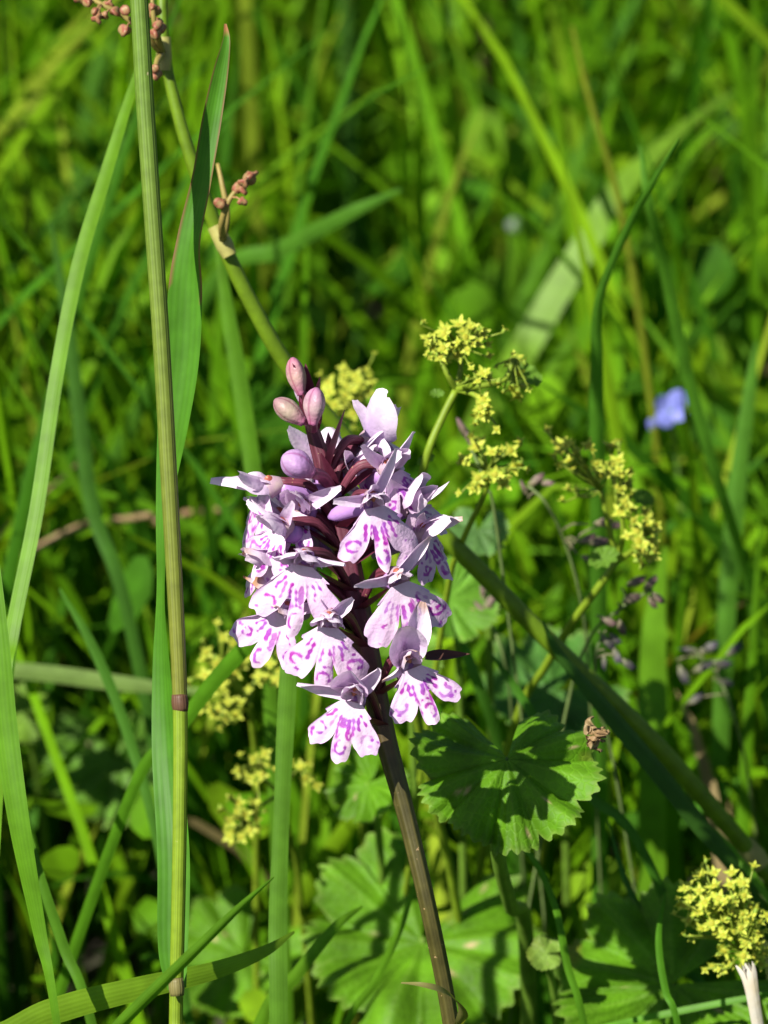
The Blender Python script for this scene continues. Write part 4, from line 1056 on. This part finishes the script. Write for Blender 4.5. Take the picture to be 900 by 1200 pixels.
# dead straws
def straw(label, pts, w):
    clear(pts, 10)
    W = np.array([P(*p) for p in pts]); q = spline(W, 20)
    V, F, UV = tube(q, np.linspace(1, .7, 20) * w / 2 * S, n=9)
    tag(mk('dead_straw', V, F, M['straw'], None, None, UV, base=W[0]), label, 'straw', 'dead straws lying in the grass')
straw('tan dead straw lying in the grass left of the jointed stalk', [(-20, 690, 1.20), (40, 645, 1.2), (100, 615, 1.2), (150, 608, 1.2), (185, 602, 1.2)], 13)
straw('short tan dead straw between the jointed stalk and the spike', [(180, 612, 1.22), (225, 600, 1.22), (280, 596, 1.22)], 11)

# ------------------------------------------------------------------ purple grass heads
def spikelet_mesh(c, name):
    V, F, UV = ellipsoid(np.zeros(3), np.array([0, 0, 1.0]), 0.0008, 0.0022, n=9, m=9, prof=lambda t: (math.sin(math.pi * min(1, t * .96 + .03) ** .8)) ** .9 + .03)
    V[:, 0] *= 0.6
    V2 = V * 0.85 + np.array([0.0004, 0.0002, 0.0007])
    V3 = V * 0.8 + np.array([-0.0004, -0.0002, 0.0004])
    u = UV
    V, F, UV = merge([(V, F, u), (V2, F, u), (V3, F, u)])
    k = np.clip((V[:, 2] + 0.0022) / 0.0044, 0, 1)[:, None]
    cc = np.array([0.16, 0.17, 0.07]) * (1 - k) * .8 + np.array(c) * (0.2 + .8 * k)
    return mesh_data(name, V, F, M['spike'], cc)
SPK = [spikelet_mesh((0.14, 0.075, 0.085), 'spikelet_mauve'), spikelet_mesh((0.045, 0.035, 0.07), 'spikelet_dark')]
def panicle(label, stem, items, kind, sw=4):
    g = np.random.default_rng(len(label))
    W = to_ground(np.array([P(*p) for p in stem]))
    root = empty('grass_panicle', W[0]); tag(root, label, 'grass head', 'purple grass heads in the right meadow')
    q = spline(W, 30)
    V, F, UV = tube(q, sw / 2 * S, n=7)
    mk('stem', V, F, M['stemgreen'], root, np.tile([0.14, 0.2, 0.06], (len(V), 1)), UV)
    for (x, y, d, ang, s) in items:
        p = P(x, y, d); ax = nrm(UP * math.cos(R(ang)) + RIGHT * math.sin(R(ang)) + g.normal(0, .2, 3))
        o = bpy.data.objects.new('spikelet', SPK[kind]); col.objects.link(o); o.parent = root
        o.location = p - wloc(root); o.rotation_mode = 'QUATERNION'; o.rotation_quaternion = Vector(ax).to_track_quat('Z', 'Y'); o.scale = (s * .62,) * 3
        b = p - ax * 0.002 * s
        i = int(np.argmin(np.linalg.norm(q - b, axis=1)))
        V, F, UV = tube(spline([q[max(0, i - 1)], (q[i] + b) / 2, b], 5), 0.00014, n=6)
        mk('branchlet', V, F, M['stemgreen'], root, np.tile([0.2, 0.18, 0.1], (len(V), 1)), UV)
panicle('mauve grass head under the drooping yellow flowers', [(660, 850, 1.09), (690, 750, 1.085), (725, 715, 1.08), (765, 690, 1.08)], [(745, 682, 1.08, 70, 1.2), (740, 702, 1.079, 85, 1.25), (764, 705, 1.08, 160, .9), (712, 728, 1.08, 110, 1.0), (728, 735, 1.08, 150, 1.0), (762, 684, 1.08, 60, 1.1), (770, 700, 1.08, 120, 1.0)], 0)
panicle('dark grass head hanging below the mauve one', [(720, 900, 1.09), (700, 830, 1.085), (698, 770, 1.08), (706, 745, 1.08)], [(712, 752, 1.08, 140, 1.1), (722, 768, 1.08, 150, 1.1), (708, 776, 1.08, 185, .9), (735, 778, 1.08, 140, 1.0), (720, 748, 1.08, 120, .9)], 1)
panicle('blackish blurred grass head near the right edge', [(880, 930, 1.13), (860, 840, 1.12), (840, 790, 1.12), (815, 765, 1.12)], [(808, 762, 1.12, -60, 1.1), (830, 760, 1.12, 60, 1.3), (845, 778, 1.12, 90, 1.2), (800, 790, 1.12, 150, 1.2), (825, 782, 1.12, 80, 1.2), (850, 800, 1.12, 100, 1.1), (815, 820, 1.12, 80, 1.1), (860, 762, 1.12, 60, 1.2)], 1)
panicle('pinkish grass head beside the lowest right orchid flower', [(600, 840, 1.11), (590, 770, 1.10), (572, 720, 1.10), (566, 690, 1.10)], [(566, 694, 1.10, 10, 1.0), (574, 706, 1.10, 40, 1.1), (562, 712, 1.10, -40, 1.0), (572, 718, 1.10, 60, 1.0)], 0)
panicle('mauve spikelets between the star flower cluster and the drooping head', [(690, 790, 1.10), (680, 700, 1.09), (660, 630, 1.085), (640, 590, 1.08), (620, 570, 1.08)], [(628, 563, 1.08, 75, 1.1), (640, 566, 1.08, 100, .9), (688, 632, 1.08, 60, 1.1), (706, 612, 1.08, 80, 1.1), (700, 635, 1.08, 90, 1.3), (690, 655, 1.08, 120, 1.0), (614, 572, 1.08, -40, .9), (718, 616, 1.085, 95, 1.1)], 0)
panicle('single slim mauve spikelet above the star flower cluster', [(585, 640, 1.075), (570, 570, 1.07), (552, 525, 1.07)], [(543, 503, 1.07, -28, 1.35), (549, 513, 1.07, -28, 1.1)], 0)

# ------------------------------------------------------------------ small things
def blue_flower():
    c = P(786, 480, 1.20); clear([(765, 482, 1.21), (806, 482, 1.21)], 32)
    stem = [(800, 640, 1.215), (796, 560, 1.21), (788, 500, 1.203)]
    W = to_ground(np.array([P(*p) for p in stem] + [c]))
    root = empty('blue_wildflower', W[0]); tag(root, 'small violet-blue wildflower blurred in the right meadow', 'wildflower')
    V, F, UV = tube(spline(W, 20), 0.0005, n=7)
    mk('stem', V, F, M['stemgreen'], root, np.tile([.1, .2, .03], (len(V), 1)), UV)
    ax = nrm([0.1, -0.75, 0.55]); u = nrm(np.cross([0, 0, 1], ax)); v = np.cross(ax, u)
    for k, (L, Wd) in enumerate([(3.6, 3.6), (3.0, 3.0), (3.6, 3.4), (2.8, 2.6)]):
        a = k * math.pi / 2 + 0.9
        d = u * math.cos(a) + v * math.sin(a); s = np.cross(ax, d)
        V = []
        for t in np.linspace(0, 1, 8):
            w = Wd * 0.5 * math.sin(math.pi * min(1, 0.1 + 0.84 * t) ** 1.2) ** 0.6
            for q in np.linspace(-1, 1, 7):
                V.append(c + 0.001 * (d * L * t + s * w * q + ax * (1.4 * t * t - 0.2 * q * q)))
        mk('petal', np.array(V), grid_faces(8, 7), M['blue'], root)
    b = P(765, 498, 1.20)
    V, F, UV = ellipsoid(b, nrm([-.4, -.3, .8]), 0.0010, 0.0016, n=10, m=9, prof=lambda t: math.sin(math.pi * min(1, t * .95 + .04) ** .8) ** .7 + .02)
    mk('bud', V, F, M['blue'], root)
    V, F, UV = tube(spline([P(792, 530, 1.207), P(772, 515, 1.203), b], 8), 0.0003, n=6)
    mk('bud_stalk', V, F, M['stemgreen'], root, np.tile([.1, .2, .03], (len(V), 1)), UV)
blue_flower()

def withered_flower():
    c = P(697, 858, 1.012)
    g = np.random.default_rng(8)
    root = empty('withered_flower', c); tag(root, 'brown withered flower scrap lying on the edge of the scalloped leaf', 'withered flower')
    for k in range(12):
        a = k * 2.4; d = nrm(np.array([math.cos(a), 0.5 * math.sin(a) - .2, 0.7 * math.sin(a)]) + g.normal(0, .4, 3))
        s = nrm(np.cross(d, g.normal(0, 1, 3))); n_ = np.cross(d, s)
        o_ = g.normal(0, .0009, 3); L = g.uniform(1.2, 2.6); V = []; f1, f2 = g.uniform(3, 8, 2)
        for t in np.linspace(0, 1, 9):
            for q in np.linspace(-1, 1, 6):
                V.append(c + o_ + 0.001 * (d * L * t + s * q * 0.6 * math.sin(math.pi * (t * .85 + .1)) + n_ * (0.5 * math.sin(t * f1 + k) + .35 * math.sin(q * f2))))
        mk('petal', np.array(V), grid_faces(9, 6), M['straw'], root)
withered_flower()

def dry_stalk():
    pts = [(900, 1260, 1.035), (888, 1200, 1.032), (880, 1150, 1.03), (874, 1126, 1.03)]
    W = to_ground(np.array([P(*p) for p in pts]))
    g = np.random.default_rng(3)
    root = empty('dry_stalk', W[0])
    tag(root, 'broken whitish dry stalk standing below the yellow dome of flowers', 'dry stalk')
    for k in range(11):                                   # split fibres
        a = k / 11 * 2 * math.pi
        off = (RIGHT * math.cos(a) + FWD * math.sin(a)) * 7.5 * S
        q = spline(W + off, 26)
        top = g.uniform(0.93, 1.0); q = q[:max(8, int(26 * top))]
        q = q + np.linspace(0, 1, len(q))[:, None] ** 6 * (off * g.uniform(-.3, .25) + g.normal(0, .0004, 3))
        w = np.full(len(q), 7.5 * S); w[-3:] *= [.9, .6, .2]
        V, F, UV = ribbon(q, w, np.tile(nrm(off), (len(q), 1)), fold=-.25, nw=3)
        mk('fibre', V, F, M['dry'], root, None, UV)
dry_stalk()

def dew():
    m, nt, out = nodes_of("water_drop")
    pr = nt.nodes.new("ShaderNodeBsdfPrincipled")
    pr.inputs["Base Color"].default_value = (0.9, 0.95, 1, 1); pr.inputs["Roughness"].default_value = 0.12
    pr.inputs["Transmission Weight"].default_value = 0.9; pr.inputs["IOR"].default_value = 1.33
    nt.links.new(pr.outputs[0], out.inputs[0])
    c = P(603, 264, 1.335); clear([(600, 264, 1.34), (606, 264, 1.34)], 14)
    V, F, UV = ellipsoid(c, np.array([0, 0, 1.0]), 0.0016, 0.0014, n=20, m=14)
    tag(mk('dew_drop', V, F, m, None, None, None, base=c), 'single bright dew drop on a blurred blade above the star flowers', 'dew drop')
dew()

# ------------------------------------------------------------------ the meadow grows round the things above
meadow('grass', 'dense blurred meadow grass growing behind the orchid', 10000, (-0.30, 0.30), (0.06, 0.85), (0.06, 0.19), (0.0013, 0.0040), 11, 1.135)
meadow('grass', 'meadow grass spreading on all sides of the orchid', 16000, (-1.1, 1.1), (-0.7, 2.2), (0.06, 0.19), (0.002, 0.0045), 12, 1.135)

undergrowth(4200, (-0.3, 0.3), (0.05, 0.85), 21, 'low blurred herb leaves between the grass behind the orchid')
undergrowth(6000, (-1.1, 1.1), (-0.7, 2.2), 22, 'low herb leaves scattered through the surrounding meadow')


meadow('grass', 'unseen short grass added on the near side of the orchid to shade the low leaves', 2600, (-0.30, 0.14), (-0.30, 0.06), (0.06, 0.13), (0.002, 0.0045), 13, 1.135, hmax_front=0.13)  # added out of view to cast broken shadows on the low leaves
undergrowth(5200, (-0.32, 0.10), (-0.26, 0.055), 23, 'unseen herb leaves added on the near side of the orchid to shade the low plants', top=0.135, front=1.0)  # out-of-view leaves, added and raised to darken the low plants behind
